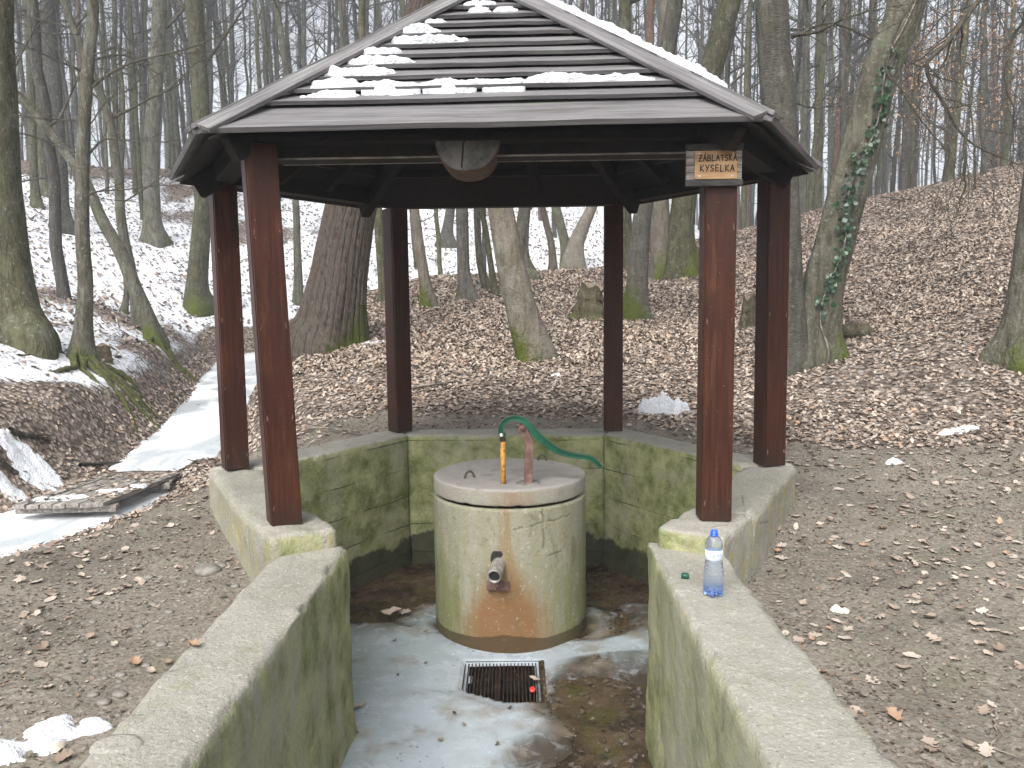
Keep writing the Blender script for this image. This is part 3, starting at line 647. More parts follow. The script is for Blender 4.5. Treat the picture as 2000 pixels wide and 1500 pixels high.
def ibeam(offs, hw):      # one rail of the cast lever
    Vv = []
    for kk in range(90):
        hh = rp[kk, 2]/2/FPX*py_*1.02
        for o_, y_ in ((offs[0], -hw), (offs[0], hw), (offs[1], hw), (offs[1], -hw)):
            Vv.append((rp[kk, 0]+nn[kk, 0]*o_*hh, py_-.035+y_, rp[kk, 1]+nn[kk, 1]*o_*hh))
    q = np.arange(89)[:, None]*4; j = np.arange(4)[None, :]; Fq = np.stack([q+j, q+(j+1) % 4, q+4+(j+1) % 4, q+4+j], -1).reshape(-1, 4)
    return Vv, [tuple(f_) for f_ in Fq]+[(3, 2, 1, 0), tuple(89*4+k for k in range(4))]
mb = MB(); mb.add(*ibeam((-.72, .72), .009)); mb.add(*ibeam((.55, .85), .021)); mb.add(*ibeam((-.85, -.55), .021))
hd = mb.obj('lever', M['green'], pump, bevel=.002)
c = D(979, 850, py_-.055); V, F = lathe([(.001, -.012), (.010, -.012), (.011, .02)], 12); part('pivot_bolt', np.stack([V[:, 0]+c.x, V[:, 2]+c.y, V[:, 1]+c.z], 1), F, M['nail'], hd)
a0, a1 = P(983, 938, ZL), D(982, 856, py_-.03); a0.y = a1.y = py_-.03; a0.z = ZL-.02
MB().tube([a0, a0.lerp(a1, .5), a1], [.0165, .0165, .0165], 14).obj('pump_rod', M['orange'], pump, True)
MB().tube([D(982, 862, py_-.03), D(981, 846, py_-.03)], [.018, .022], 14).obj('rod_fork', M['iron'], pump, True)
b0, b1, b2 = D(1031, 940, py_), D(1034, 862, py_), D(1021, 833, py_); b0.z = ZL-.01
for yy in (-.008, .05):   # two flat bars either side of the lever
    m_ = MB(); hw = .0265; Vv = []
    for p_, dx_, dz_ in ((b0, 1, 0), (b1, 1, .25), (b2+Vector((-.012, 0, .012)), .8, .55)):
        for s_ in (-1, 1):
            for t2 in (0, .012): Vv.append((p_.x+s_*hw*dx_, py_+yy-.055+t2, p_.z+s_*hw*dz_))
    Ff = []
    for k in range(2):
        o_ = k*4; Ff += [(o_, o_+2, o_+6, o_+4), (o_+1, o_+5, o_+7, o_+3), (o_, o_+4, o_+5, o_+1), (o_+2, o_+3, o_+7, o_+6)]
    Ff += [(0, 1, 3, 2), (8, 10, 11, 9)]; m_.add(Vv, Ff); m_.obj('pump_post', M['rusty'], pump, bevel=.002)
V, F = lathe([(.001, -.018), (.017, -.018), (.019, -.006), (.019, .09), (.001, .09)], 16); part('fulcrum_bolt', np.stack([V[:, 0]+b2.x-.002, V[:, 2]+py_-.065, V[:, 1]+b2.z], 1), F, M['rusty'], pump)
V, F = lathe([(.085, -.008), (.082, .004), (.06, .008), (.03, .009), (.001, .009)], 26, (b0.x, py_-.02, ZL)); V[:, 0] += .012*vnoise(V[:, 0]*25, V[:, 1]*25); part('base_pad', V, F, M['stone'], pump)

# ------------------------------------------------------------------ shelter
shel = thing('well_shelter', (HC.x, HC.y, 0), 'hexagonal wooden well shelter with red-brown posts and slatted grey roof', 'shelter')
ZP = 1.87
PROT = dict(FL=26, FR=-2, ML=32, MR=14, BL=40, BR=-4)
LEAN = dict(FL=(-.055, 0), FR=(.0, 0), ML=(.0, 0), MR=(-.01, 0), BL=(0, 0), BR=(0, 0))
for k in order:
    p = POST[k]; rz = Matrix.Rotation(R(PROT[k]), 3, 'Z'); hw = .073
    ln = Vector((*LEAN[k], 0))
    def col_(cx, cy, sx, sy, z0, z1):
        m_ = MB(); Vv = []
        for z in np.linspace(z0, z1, 5):
            for x_, y_ in ((-sx, -sy), (sx, -sy), (sx, sy), (-sx, sy)): q = p+rz @ Vector((cx+x_, cy+y_, 0))+ln*(z/ZP); Vv.append((q.x, q.y, z))
        Ff = [(o_+i_, o_+(i_+1) % 4, o_+4+(i_+1) % 4, o_+4+i_) for o_ in range(0, 16, 4) for i_ in range(4)]+[(3, 2, 1, 0), (16, 17, 18, 19)]
        return m_.add(Vv, Ff)
    po = col_(0, 0, hw-.004, hw-.006, .006, ZP).obj('post', M['post'], shel, bevel=.003)
    # four cladding boards
    col_(0, -hw+.004, hw, .009, .008, ZP-.004).obj('cladding_board', M['post'], po, bevel=.002)
    col_(0, hw-.004, hw, .009, .008, ZP-.004).obj('cladding_board', M['post'], po, bevel=.002)
    col_(-hw+.001, 0, .006, hw-.014, .008, ZP-.006).obj('cladding_board', M['post'], po, bevel=.002)
    col_(hw-.001, 0, .006, hw-.014, .008, ZP-.006).obj('cladding_board', M['post'], po, bevel=.002)
    for z in (.1, .55, 1.0, 1.45):
        for sx in (-1, 1):
            if k in ('BL', 'BR'): continue
            q = p+rz @ Vector((sx*(hw-.013), -hw-.0055, 0))+ln*(z/ZP); V, F = lathe([(.001, .0018), (.0035, .001), (.0042, -.002)], 8)
            V = np.array([Vector((q.x, q.y, z+random.uniform(-.02, .02)))+rz @ Vector((v[0], -v[2], v[1])) for v in V]); part('screw', V, F, M['rusty'], po)
ring = order
def beam(a, b, w_, h_, name, mat, ext=0.0, zoff=0.0, par=shel):
    a, b = Vector(a), Vector(b); d = (b-a).normalized(); a = a-d*ext; b = b+d*ext; L = (b-a).length
    yv = Vector((0, 0, 1)).cross(d).normalized(); zv = d.cross(yv); Mx = Matrix((d, yv, zv)).transposed()
    return MB().box((a+b)/2+Vector((0, 0, zoff)), (L, w_, h_), Mx).obj(name, mat, par, bevel=.004)
top = {k: POST[k]+Vector((*LEAN[k], 0)) for k in order}
for i_ in range(6):
    a, b = top[ring[i_]], top[ring[(i_+1) % 6]]
    beam((a.x, a.y, ZP+.07+.003*(i_ % 2)), (b.x, b.y, ZP+.07+.003*(i_ % 2)), .12, .14, 'wall_plate', M['frame'], ext=.03)
ML_, FLr = top['FL'], top['FR']
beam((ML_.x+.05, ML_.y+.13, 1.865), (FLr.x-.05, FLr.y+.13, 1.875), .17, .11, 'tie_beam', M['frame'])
for yy in (.048, .212): beam((ML_.x+.06, ML_.y+yy, 1.811), (FLr.x-.06, FLr.y+yy, 1.821), .010, .010, 'edge_batten', M['signback'])  # pale strips: worn beam edges, the light they catch put into the colour
# roof
ZE = 1.858
EP = dict(FL=(-1.385, 3.85), FR=(1.125, 3.78), MR=(1.84, 5.14), ML=(-2.09, 5.28))
E = [Vector((*EP['FL'], ZE)), Vector((*EP['FR'], ZE+.015)), Vector((*EP['MR'], ZE)), Vector((1.06, 6.68, ZE)), Vector((-1.24, 6.76, ZE)), Vector((*EP['ML'], ZE))]
APEX = Vector((-.11, 5.22, 2.985))
roof = MB()
roof.add([tuple(e+Vector((0, 0, .004))) for e in E]+[tuple(APEX-Vector((0, 0, .03)))], [(i_, (i_+1) % 6, 6) for i_ in range(6)]+[])
roof = roof.obj('roof', M['frame'], shel)
FACE = []
for i_ in range(6):
    A, B = E[i_], E[(i_+1) % 6]; u = (B-A).normalized(); m0 = (A+B)/2; s = (APEX-m0); s = (s-u*s.dot(u)); L = s.length; s = s/L; nrm_ = u.cross(s).normalized()
    FACE.append((A, B, u, s, nrm_, L))
    sv = [0.0, .225]; st_ = .129
    while sv[-1]+st_ < L-.03: sv.append(sv[-1]+st_*random.uniform(.97, 1.03))
    if i_ == 0: SV0 = list(sv)
    for k in range(len(sv)-1):
        s0, s1 = sv[k]-(.03 if k == 0 else 0), min(sv[k+1]+.035, L-.005); n_seg = 10
        def pt(s_, f_, off):
            l = A.lerp(APEX, max(s_, 0)/L); r = B.lerp(APEX, max(s_, 0)/L); q = l.lerp(r, f_)
            if s_ < 0: q = q+s*s_
            return q+nrm_*off
        Vv = []; j0 = random.uniform(-.003, .003); th_ = .020 if k else .026
        for g_ in range(n_seg+1):
            f_ = g_/n_seg; wob = random.uniform(-.0018, .0018)
            lo, hi = .045+j0+wob, .006
            Vv += [pt(s0+wob, f_, lo), pt(s0+wob, f_, lo+th_), pt(s1, f_, hi+th_*.8), pt(s1, f_, hi)]
        Ff = [(o_+a_, o_+(a_+1) % 4, o_+4+(a_+1) % 4, o_+4+a_) for o_ in range(0, n_seg*4, 4) for a_ in range(4)]+[(3, 2, 1, 0), tuple(n_seg*4+q_ for q_ in range(4))]
        ob = MB().add(Vv, Ff).obj('roof_board', M['plank'], roof)
        # grain along the board: give the mesh a local frame that follows the eave
        Mx = Matrix((u, s, nrm_)).transposed(); me = ob.data; og = origin(roof); ctr = (A+B)/2+s*s0
        cz = Vector((random.uniform(-3, 3), random.uniform(-3, 3), 0))
        me.transform(Matrix.Translation(-(ctr-og))); me.transform(Mx.transposed().to_4x4()); me.transform(Matrix.Translation(cz))
        ob.matrix_local = Matrix.Translation(ctr-og) @ Mx.to_4x4() @ Matrix.Translation(-cz)
        fl = [p_ for p_ in me.polygons]
for i_ in range(6):      # hip caps: two boards on every hip, and a rafter beneath
    P0 = E[i_]; h = (APEX-P0); hl = h.length; h.normalize()
    for fi in (i_, i_-1):
        A, B, u, s, nn_, L = FACE[fi]; side = nn_.cross(h).normalized()
        if side.dot((A+B)/2-P0) < 0: side = -side
        c0 = P0-h*.03+nn_*.078+side*.040
        Mx = Matrix((h, side, h.cross(side))).transposed()
        ob = MB().box((0, 0, 0), (hl*.995, .085, .022)).obj('hip_board', M['plank'], roof, bevel=.003)
        ob.matrix_local = Matrix.Translation(c0+h*hl/2-origin(roof)) @ Mx.to_4x4()
        ob.data.transform(Matrix.Translation(origin(roof)))
    beam(P0.lerp(APEX, .06)-Vector((0, 0, .10)), P0.lerp(APEX, .97)-Vector((0, 0, .11)), .07, .12, 'hip_rafter', M['frame'], par=roof)
    A, B = E[i_], E[(i_+1) % 6]
    for f_ in (.34, .66):
        q = A.lerp(B, f_); beam(q.lerp(APEX, .13)-Vector((0, 0, .055)), q.lerp(APEX, .60)-Vector((0, 0, .06)), .055, .09, 'rafter', M['frame'], par=roof)
    for f_ in (.22, .45, .68):
        beam(A.lerp(APEX, f_)-Vector((0, 0, .035)), B.lerp(APEX, f_)-Vector((0, 0, .035)), .06, .045, 'purlin', M['frame'], par=roof)
V, F = lathe([(.001, .05), (.07, .03), (.11, -.02), (.13, -.07)], 6); part('ridge_cap', V+np.array(APEX+Vector((0, 0, .06))), F, M['plank'], roof, False)

# hanging log section under the front eave
lc = D(913, 271, 4.02)
lg = thing('hanging_log', (lc.x, lc.y, lc.z), 'cracked grey log end hanging under the front eave', 'log')
pr = [(.001, .0), (.06, .001), (.12, .001), (.148, .0), (.1525, .006)]
V, F = lathe(pr, 60); th = np.arctan2(V[:, 1], V[:, 0]); rr = np.hypot(V[:, 0], V[:, 1])
V[:, :2] *= (1+.03*np.sin(2*th+.5)+.015*np.sin(5*th))[:, None]; V[:, 2] += .004*fbm(V[:, 0]*30, V[:, 1]*30, 0, 3)
def logw(V): return np.stack([V[:, 0]+lc.x, V[:, 2]+lc.y, V[:, 1]+lc.z], 1)
part('cut_face', logw(V), F, M['log'], lg)
V, F = lathe([(.153, .004), (.157, .03), (.156, .2), (.150, .4), (.001, .405)], 60); V[:, :2] *= (1+.03*np.sin(2*np.arctan2(V[:, 1], V[:, 0])+.5)+.015*np.sin(5*np.arctan2(V[:, 1], V[:, 0])))[:, None]
part('bark', logw(V), F, M['bark_red'], lg)
ck = MB()
for pp in ([(-.03, -.135), (-.026, -.09), (-.022, -.05), (-.02, -.02), (-.012, -.008)], [(-.012, -.008), (.03, .004), (.08, .008), (.13, .004)]):
    for a, b in zip(pp[:-1], pp[1:]): ck.tube([(lc.x+a[0], lc.y-.0005, lc.z+a[1]), (lc.x+b[0], lc.y-.0005, lc.z+b[1])], [.004, .004], 5)
ck.obj('crack', M['ink'], lg)
beam((lc.x-.02, lc.y+.2, lc.z+.14), (lc.x-.02, lc.y+.2, lc.z+.24), .04, .04, 'hanger', M['frame'], par=lg)

# sign
LET = dict(Z=[[(.02, 1), (.6, 1), (0, 0), (.6, 0)], [(.08, .52), (.52, .52)]], A=[[(0, 0), (.32, 1), (.62, 0)], [(.12, .36), (.5, .36)]], B=[[(0, 0), (.02, 1), (.4, .97), (.5, .76), (.36, .55), (.02, .52), (.42, .47), (.55, .24), (.4, .02), (0, 0)]],
           L=[[(.05, 1), (0, 0), (.5, .02)]], T=[[(0, .98), (.62, 1)], [(.32, 1), (.3, 0)]], S=[[(.55, .88), (.32, 1), (.08, .86), (.12, .6), (.45, .42), (.54, .2), (.3, 0), (.02, .1)]], K=[[(0, 0), (.03, 1)], [(.55, 1), (.02, .44), (.58, 0)]],
           Y=[[(0, 1), (.3, .5)], [(.62, 1), (.2, 0)]], E=[[(.5, 1), (.04, 1), (0, 0), (.5, .02)], [(.02, .52), (.42, .52)]], R=[[(0, 0), (0, 1), (.42, .96), (.5, .74), (.38, .53), (.02, .5), (.55, 0)]], J=[[(.45, 1), (.45, .18), (.25, 0), (.05, .15)]])
LET['Á'] = LET['A']+[[(.32, 1.12), (.46, 1.34)]]
def letter_mesh(ch, sx, sz, wt, fn, dep):
    m_ = MB()
    for stk in LET[ch]:
        for a, b in zip(stk[:-1], stk[1:]):
            a = Vector((a[0]*sx, a[1]*sz)); b = Vector((b[0]*sx, b[1]*sz)); d = (b-a).normalized()*wt*.45; nn_ = Vector((-d.y, d.x))/.45*.5
            c4 = [a-d+nn_, a-d-nn_, b+d-nn_, b+d+nn_]
            m_.add([fn(q.x, q.y, o_) for o_ in (0, dep) for q in c4], [(4, 5, 6, 7), (0, 4, 7, 3), (1, 2, 6, 5), (0, 1, 5, 4), (3, 7, 6, 2)])
    return m_
rz = Matrix.Rotation(R(PROT['FR']), 3, 'Z'); pf_ = POST['FR']+rz @ Vector((0, -.092, 0)); sc_ = D(1394, 323, pf_.y)
sx_, sz_ = Vector((math.cos(R(PROT['FR'])), math.sin(R(PROT['FR'])), 0)), Vector((0, 0, 1)); sn_ = rz @ Vector((0, -1, 0))
S0 = Vector((sc_.x, sc_.y, sc_.z))
sg = thing('name_sign', S0, 'small wooden sign reading ZÁBLATSKÁ KYSELKA on a shelter post', 'sign')
def sbox(cx, cz, off, w_, h_, d_, name, mat, par): return MB().box(S0+sx_*cx+sz_*cz+sn_*off, (w_, d_, h_), rz).obj(name, mat, par, bevel=.0025)
for k in range(4): sbox(0, -.051+.034*k, 0, .262, .0325, .018, 'backing_slat', M['signback'], sg)
sbox(0, .083, .006, .268, .030, .03, 'frame_slat', M['signframe'], sg); sbox(0, -.083, .006, .268, .030, .03, 'frame_slat', M['signframe'], sg)
pn = sbox(.007, .0, .014, .200, .132, .008, 'panel', M['panel'], sg)
def sfn(ox, oz): return lambda x, z, o_: S0+sx_*(ox+x)+sz_*(oz+z)+sn_*(.0185+o_)
def write(txt, x0, z0, adv, sx__, sz__, wt):
    x = x0
    for q, ch in enumerate(txt):
        letter_mesh(ch, sx__*random.uniform(.94, 1.06), sz__*random.uniform(.95, 1.05), wt, sfn(x, z0+random.uniform(-.0012, .0012)), .0012).obj('letter', M['ink'], pn); x += adv
write('ZÁBLATSKÁ', -.073, .0185, .0203, .0235, .027, .0046); write('KYSELKA', -.066, -.030, .0235, .0255, .028, .0046)
MB().box(S0+sx_*.007+sz_*.032+sn_*.0184, (.196, .0006, .0012), rz).obj('score_line', M['signframe'], pn)
for a, b in ((-.072, .052), (.085, .050), (-.07, -.052), (.083, -.052)):
    V, F = lathe([(.001, .002), (.004, .0015), (.005, 0)], 10); q0 = S0+sx_*a+sz_*b+sn_*.018; part('nail', np.array([q0+rz @ Vector((v[0], -v[2], v[1])) for v in V]), F, M['nail'], pn)

# ------------------------------------------------------------------ bottle and caps
bb = P(1393, 1163, -.093); bb.z = -.088; s_ = .262/.33
bo = thing('water_bottle', bb, 'clear blue-tinted plastic water bottle on the right wing wall', 'bottle')
pr = [(.001, .012), (.018, .008), (.030, .001), (.036, .004), (.040, .016), (.041, .05), (.0395, .075), (.0405, .08), (.039, .092), (.040, .097), (.038, .108), (.0385, .113), (.036, .124), (.0365, .130), (.0345, .142), (.034, .150), (.0335, .188), (.035, .196), (.036, .206), (.033, .222), (.024, .238), (.0145, .247), (.0125, .252), (.0125, .262)]
V, F = lathe(resample(np.array(pr), 90), 48, (bb.x, bb.y, bb.z)); th = np.arctan2(V[:, 1]-bb.y, V[:, 0]-bb.x); zl = V[:, 2]-bb.z
foot = sstep(.03, .0, zl)*(.5+.5*np.cos(5*th)); V[:, 2] += foot*.010
V[:, :2] = np.array((bb.x, bb.y))+(V[:, :2]-np.array((bb.x, bb.y)))*(1-.05*foot)[:, None]
part('bottle_body', V, F, M['pet'], bo)
V, F = lathe([(.0342, .150), (.0350, .1505), (.0350, .188), (.0342, .1885)], 40, tuple(bb)); lb = part('label_band', V, F, M['label'], bo)
def cyl(x0, z0, r_=.0352): return lambda x, z, o_: (bb.x+(r_+o_)*math.sin((x0+x)/r_), bb.y-(r_+o_)*math.cos((x0+x)/r_), bb.z+z0+z)
x = .006
for ch in 'RAJ': letter_mesh(ch, .0115, .012, .0016, cyl(x, .168), .0003).obj('letter', M['inkblue'], lb); x += .0085
for q in range(5): letter_mesh('T', .0001, .0001, .001, cyl(0, .16), .0003) if False else MB().add([cyl(-.016, .164+.003*q)(a_, b_, .0003) for a_, b_ in ((0, 0), (.006, 0), (.012, 0), (.012, .0014), (.006, .0014), (0, .0014))], [(0, 1, 4, 5), (1, 2, 3, 4)]).obj('print_line', M['inkblue'], lb)
V, F = lathe([(.0127, .244), (.0165, .246), (.0165, .250), (.0133, .252), (.0133, .255), (.0155, .256), (.0155, .259), (.0132, .260), (.0132, .268), (.0105, .268), (.0105, .24)], 32, tuple(bb)); part('neck_ring', V, F, M['capblue'], bo)
def cap(name, c, mat, label, r_=.0155, h_=.014, tilt=0):
    pr_ = [(.001, h_), (r_*.9, h_), (r_, h_*.85), (r_, 0), (r_*.9, 0), (r_*.88, h_*.8), (.001, h_*.8)]
    V, F = lathe(pr_, 40); th = np.arctan2(V[:, 1], V[:, 0]); k = (np.arange(len(V))//40 == 3) | (np.arange(len(V))//40 == 2)
    V[k, :2] *= (1+.03*(np.arange(len(V)) % 2))[k][:, None]
    Mt = np.array(Matrix.Rotation(tilt, 3, 'X')); V = V@Mt.T; V[:, 2] -= V[:, 2].min()
    o = part(name, V+np.array(c), F, mat, None, True, at=c); return tag(o, label, 'bottle cap')
cg = P(1338, 1129, -.09); cap('bottle_cap', (cg.x, cg.y, -.088), M['capgreen'], 'dark green bottle cap on the right wing wall beside the bottle', .017, .018)
cr = P(1040, 1350, ZF); cap('bottle_cap', (cr.x, cr.y, ZF-.004), M['capred'], 'bright red bottle cap lying on the drain grate', .0165, .014, R(30))


# ------------------------------------------------------------------ snow lying about
def heap(name, c, field, ext, h, label, group=None, cell=.012, plane=None, mat=None, base=None):
    """a snow patch: a closed lumpy sheet where field(a,b)>0; plane=(o,u,v,n) or the terrain"""
    a = np.arange(-ext[0], ext[0], cell); b = np.arange(-ext[1], ext[1], cell); A_, B_ = np.meshgrid(a, b); A_, B_ = A_.ravel(), B_.ravel()
    f = field(A_, B_); na, nb = len(a), len(b)
    hh = np.where(f > 0, h*np.sqrt(np.clip(f, 0, 1))*(1+.55*fbm(A_*17, B_*17, c[0], 4))+h*.25*fbm(A_*45, B_*45, c[0], 2), -.012)
    if plane is None:
        x, y = c[0]+A_, c[1]+B_; V = np.stack([x, y, terrain(x, y)+hh], 1)
    else:
        o, u, v, n_ = [np.array(q) for q in plane]; V = o+A_[:, None]*u+B_[:, None]*v+n_*(hh+(0 if base is None else base(B_)))[:, None]
    ii = np.arange(nb-1)[:, None]*na; jj = np.arange(na-1)[None, :]; F = np.stack([ii+jj, ii+jj+1, ii+na+jj+1, ii+na+jj], -1).reshape(-1, 4)
    F = F[f[F].max(1) > 0]
    if len(F) == 0: return None
    us = np.unique(F); rm = np.full(len(V), -1); rm[us] = np.arange(len(us)); V = V[us]
    ctr = V.mean(0); o = part(name, V, rm[F], mat or M['snow'], None, True, at=tuple(ctr))
    return tag(o, label, 'snow', group)
def blobs(lst, rough=.35, fr=16, seed=0):
    def f(a, b):
        r = np.full(a.shape, -9.0)
        for (x, y, rx, ry) in lst: r = np.maximum(r, 1-np.hypot((a-x)/rx, (b-y)/ry))
        return r*1.2+rough*fbm(a*fr+seed, b*fr*1.7, 3.3, 4)+.30*rough*fbm(a*fr*3.5, b*fr*4+seed, 1.3, 3)-.05
    return f
c = GP(1297, 806); heap('snow_clump', c, blobs([(0, 0, .19, .10), (-.12, .0, .14, .07), (.14, .02, .12, .06), (.02, .05, .1, .1)], .3, 14), (.4, .25), .15, 'white clump of leftover snow on leaves behind the wall')
c = GP(80, 1450); heap('snow_patch', c, blobs([(.02, .03, .11, .10), (-.14, -.06, .16, .09), (.13, .08, .07, .05), (-.26, .02, .08, .08)], .75, 15, 3), (.42, .3), .03, 'thin ragged snow patch on dark soil beside the left wing wall')
c = GP(1640, 1198); heap('crumpled_foam', c, blobs([(-.015, .006, .026, .02), (.022, -.004, .024, .02), (.0, -.012, .012, .012)], .6, 60), (.07, .05), .03, 'small crumpled white lump lying on the bare soil', cell=.004, mat=M['foam'])['category'] = 'litter'
for (px, py, sx, sy, lb) in ((1870, 843, .16, .05, 'flat sliver of snow among leaves right of the shelter'), (60, 915, .25, .2, 'wide snow patch on the stream bank above the plank bridge'), (20, 960, .2, .1, 'low snow streak next to the plank bridge end'),
                             (725, 672, .22, .12, 'small snow remnant at the foot of the thick oak'), (1062, 690, .12, .07, 'snow crumb tucked against the leaning grey trunk'), (1085, 735, .06, .04, 'tiny snow scrap below the leaning grey trunk'),
                             (1745, 905, .07, .04, 'little snow fleck on leaves near the right wall corner')):
    c = GP(px, py); heap('snow_patch', c, blobs([(0, 0, sx, sy), (sx*.5, sy*.3, sx*.6, sy*.6), (-sx*.5, -sy*.2, sx*.5, sy*.6)], .45, 12, px), (sx*2, sy*2.4), .035, lb)
# roof snow, on the front face
A, B, u, s, nn_, L = FACE[0]
ro = A+nn_*.0
def board_top(sv_):
    k = np.clip(np.searchsorted(SV0, sv_, side='right')-1, 0, len(SV0)-2); a0 = np.array(SV0)[k]; a1 = np.array(SV0)[k+1]+.035
    f = np.clip((sv_-a0)/(a1-a0), 0, 1); return .066+(.022-.066)*f
def rp_(px, py):
    d = ray(px, py); t = (ro+nn_*.06-CAM).dot(nn_)/d.dot(nn_); q = CAM+d*t-ro; return q.dot(u), q.dot(s)
def roofsnow(lst, h, label, seed):
    el = []; h = h*.75
    for (px, py, rx, ry) in lst:
        a, b = rp_(px, py); a2, _ = rp_(px+rx, py); _, b2 = rp_(px, py-ry); el.append((a, b, abs(a2-a)*.95, abs(b2-b)*.8))
    ca = sum(e[0] for e in el)/len(el); cb = sum(e[1] for e in el)/len(el)
    e2 = [(a-ca, b-cb, ra, rb) for a, b, ra, rb in el]; ex = max(abs(a)+ra for a, b, ra, rb in e2)*1.15, max(abs(b)+rb for a, b, ra, rb in e2)*1.3
    fl_ = blobs(e2, .40, 20, seed); sa_ = np.array(SV0)
    def fld(a_, b_): k = np.clip(np.searchsorted(sa_, b_+cb, side='right')-1, 0, len(sa_)-2); fr_ = (b_+cb-sa_[k])/(sa_[k+1]-sa_[k]); return fl_(a_, b_)-.9*(fr_ < .10)-.45*sstep(.6, 1, fr_)
    heap('roof_snow', (seed, 0, 0), fld, ex, h, label, plane=(ro+u*ca+s*cb, u, s, nn_), cell=.009, base=lambda b_: board_top(b_+cb)+.001)
roofsnow([(650, 178, 75, 11), (760, 172, 100, 10), (880, 169, 100, 9), (980, 165, 100, 10), (1080, 155, 70, 14), (1130, 157, 80, 13), (1210, 157, 85, 9)], .045, 'long band of snow lying across the lower roof boards', 1)
roofsnow([(660, 157, 55, 10), (700, 140, 75, 11), (655, 138, 30, 8), (730, 118, 55, 10), (745, 104, 40, 12), (765, 118, 60, 7)], .05, 'stepped heap of snow by the left roof hip', 2)
roofsnow([(790, 70, 45, 12), (820, 62, 40, 14), (870, 76, 45, 7), (815, 80, 55, 6)], .05, 'snow heap high on the left roof boards', 3)
roofsnow([(848, 42, 25, 7)], .035, 'small snow lump near the top of the roof', 4)
roofsnow([(935, 12, 40, 9), (985, 13, 35, 6)], .045, 'snow cap strip just below the roof peak', 5)
# snow on the right hip
P0 = E[1]; h = (APEX-P0).normalized(); hl = (APEX-P0).length; Fr = FACE[1]; sd2 = Fr[4].cross(h).normalized()
if sd2.dot((Fr[0]+Fr[1])/2-P0) < 0: sd2 = -sd2
heap('roof_snow', (6, 0, 0), blobs([(x, .005, .2, .045) for x in np.arange(-.7, .75, .14)], .4, 12, 6), (1.0, .06), .028, 'snow ridge along the right roof hip', plane=(P0+h*hl*.55+Fr[4]*.100+sd2*.04, h, sd2, h.cross(sd2) if h.cross(sd2).z > 0 else -h.cross(sd2)), cell=.011)

print('structures', round(time.time()-T0, 1))
# ------------------------------------------------------------------ trees
class TB:       # joins many tapering twigs into one mesh
    def __init__(s): s.V = []; s.F = []; s.n = 0
    def tube(s, path, rad, seg):
        V, F = tube(path, rad, seg); s.V.append(V); s.F.append(F+s.n); s.n += len(V)
    def get(s): return np.concatenate(s.V), np.concatenate(s.F)
def wander(p, d, L, n, rnd, bend=.25, up=.12):
    pts = [np.array(p, float)]; d = np.array(d, float)
    for _ in range(n-1):
        d = d+rnd.normal(0, bend, 3)*np.array((1, 1, .7)); d[2] += up; d /= np.linalg.norm(d); pts.append(pts[-1]+d*(L/(n-1)))
    return np.array(pts)
def crown_into(tb, path, rad, z0, n, rnd, lscale=1.0, sub=5, twig=4, tips=None, up=.10, thin=1.0, el=(.15, .9)):
    H0, H1 = path[0][2], path[-1][2]; idx = np.nonzero(path[:, 2] > z0)[0]
    if len(idx) < 2: return
    for q in range(n):
        f = (q+rnd.random())/n; k = idx[int(f*(len(idx)-1))]; p = path[k]; az = q*2.4+rnd.uniform(-.5, .5); e = rnd.uniform(*el)
        L = ((H1-p[2])*.30+1.0)*rnd.uniform(.7, 1.25)*lscale; r0 = min(rad[k]*.42, .010+.017*L)*thin
        d = (math.cos(az)*math.cos(e), math.sin(az)*math.cos(e), math.sin(e)); lp = wander(p, d, L, 7, rnd, .20, up)
        tb.tube(lp, np.linspace(r0, .004, 7), 5 if r0 > .02 else 4)
        for a in range(sub):
            j = rnd.integers(2, 6); dd = lp[j]-lp[j-1]; dd /= np.linalg.norm(dd); dd = dd+rnd.normal(0, .55, 3); dd /= np.linalg.norm(dd)
            sl = L*rnd.uniform(.25, .5); s2 = wander(lp[j], dd, sl, 5, rnd, .25, .05); tb.tube(s2, np.linspace(max(.004, r0*.38), .0022, 5), 3)
            for b in range(twig):
                jj = rnd.integers(1, 5); d3 = s2[jj]-s2[jj-1]; d3 /= np.linalg.norm(d3); d3 = d3+rnd.normal(0, .6, 3); d3 /= np.linalg.norm(d3)
                s3 = wander(s2[jj], d3, sl*rnd.uniform(.3, .6), 3, rnd, .25, .02); tb.tube(s3, np.linspace(.0034, .0016, 3), 3)
                if tips is not None: tips.append(s3)
def trunk_mesh(path, rad, seg, rnd, flare=.5, moss=.5, mossdir=None, lump=.05, fluted=0.0, bury=0.0):
    n = len(path); h = np.maximum(0, path[:, 2]-path[0, 2]-bury); th = np.linspace(0, 2*math.pi, seg, endpoint=False); ph = rnd.uniform(0, 6); k = rnd.integers(3, 6)
    r0 = rad[min(n-1, 6)]
    Hh, Th = np.meshgrid(h, th, indexing='ij')
    lob = (.5+.5*np.cos(k*Th+ph))**1.5
    mod = 1+flare*np.exp(-Hh/(r0*1.15))*(lob*.75+.12)+lump*fbm(np.cos(Th)*1.3+ph, np.sin(Th)*1.3, Hh*1.6, 3)+lump*.35*fbm(np.cos(Th)*4+ph, np.sin(Th)*4, Hh*5, 2)
    if fluted: mod += fluted*np.cos(3*Th+ph+Hh*.5)+fluted*.5*np.cos(5*Th-ph+Hh*.8)
    V, F = tube(path, rad, seg, mod)
    ms = moss*np.exp(-Hh/(.30+moss*.35))*(.55+.45*np.cos(Th-(mossdir if mossdir is not None else ph)))+.10*moss
    return V, F, ms.ravel(), Hh.ravel()
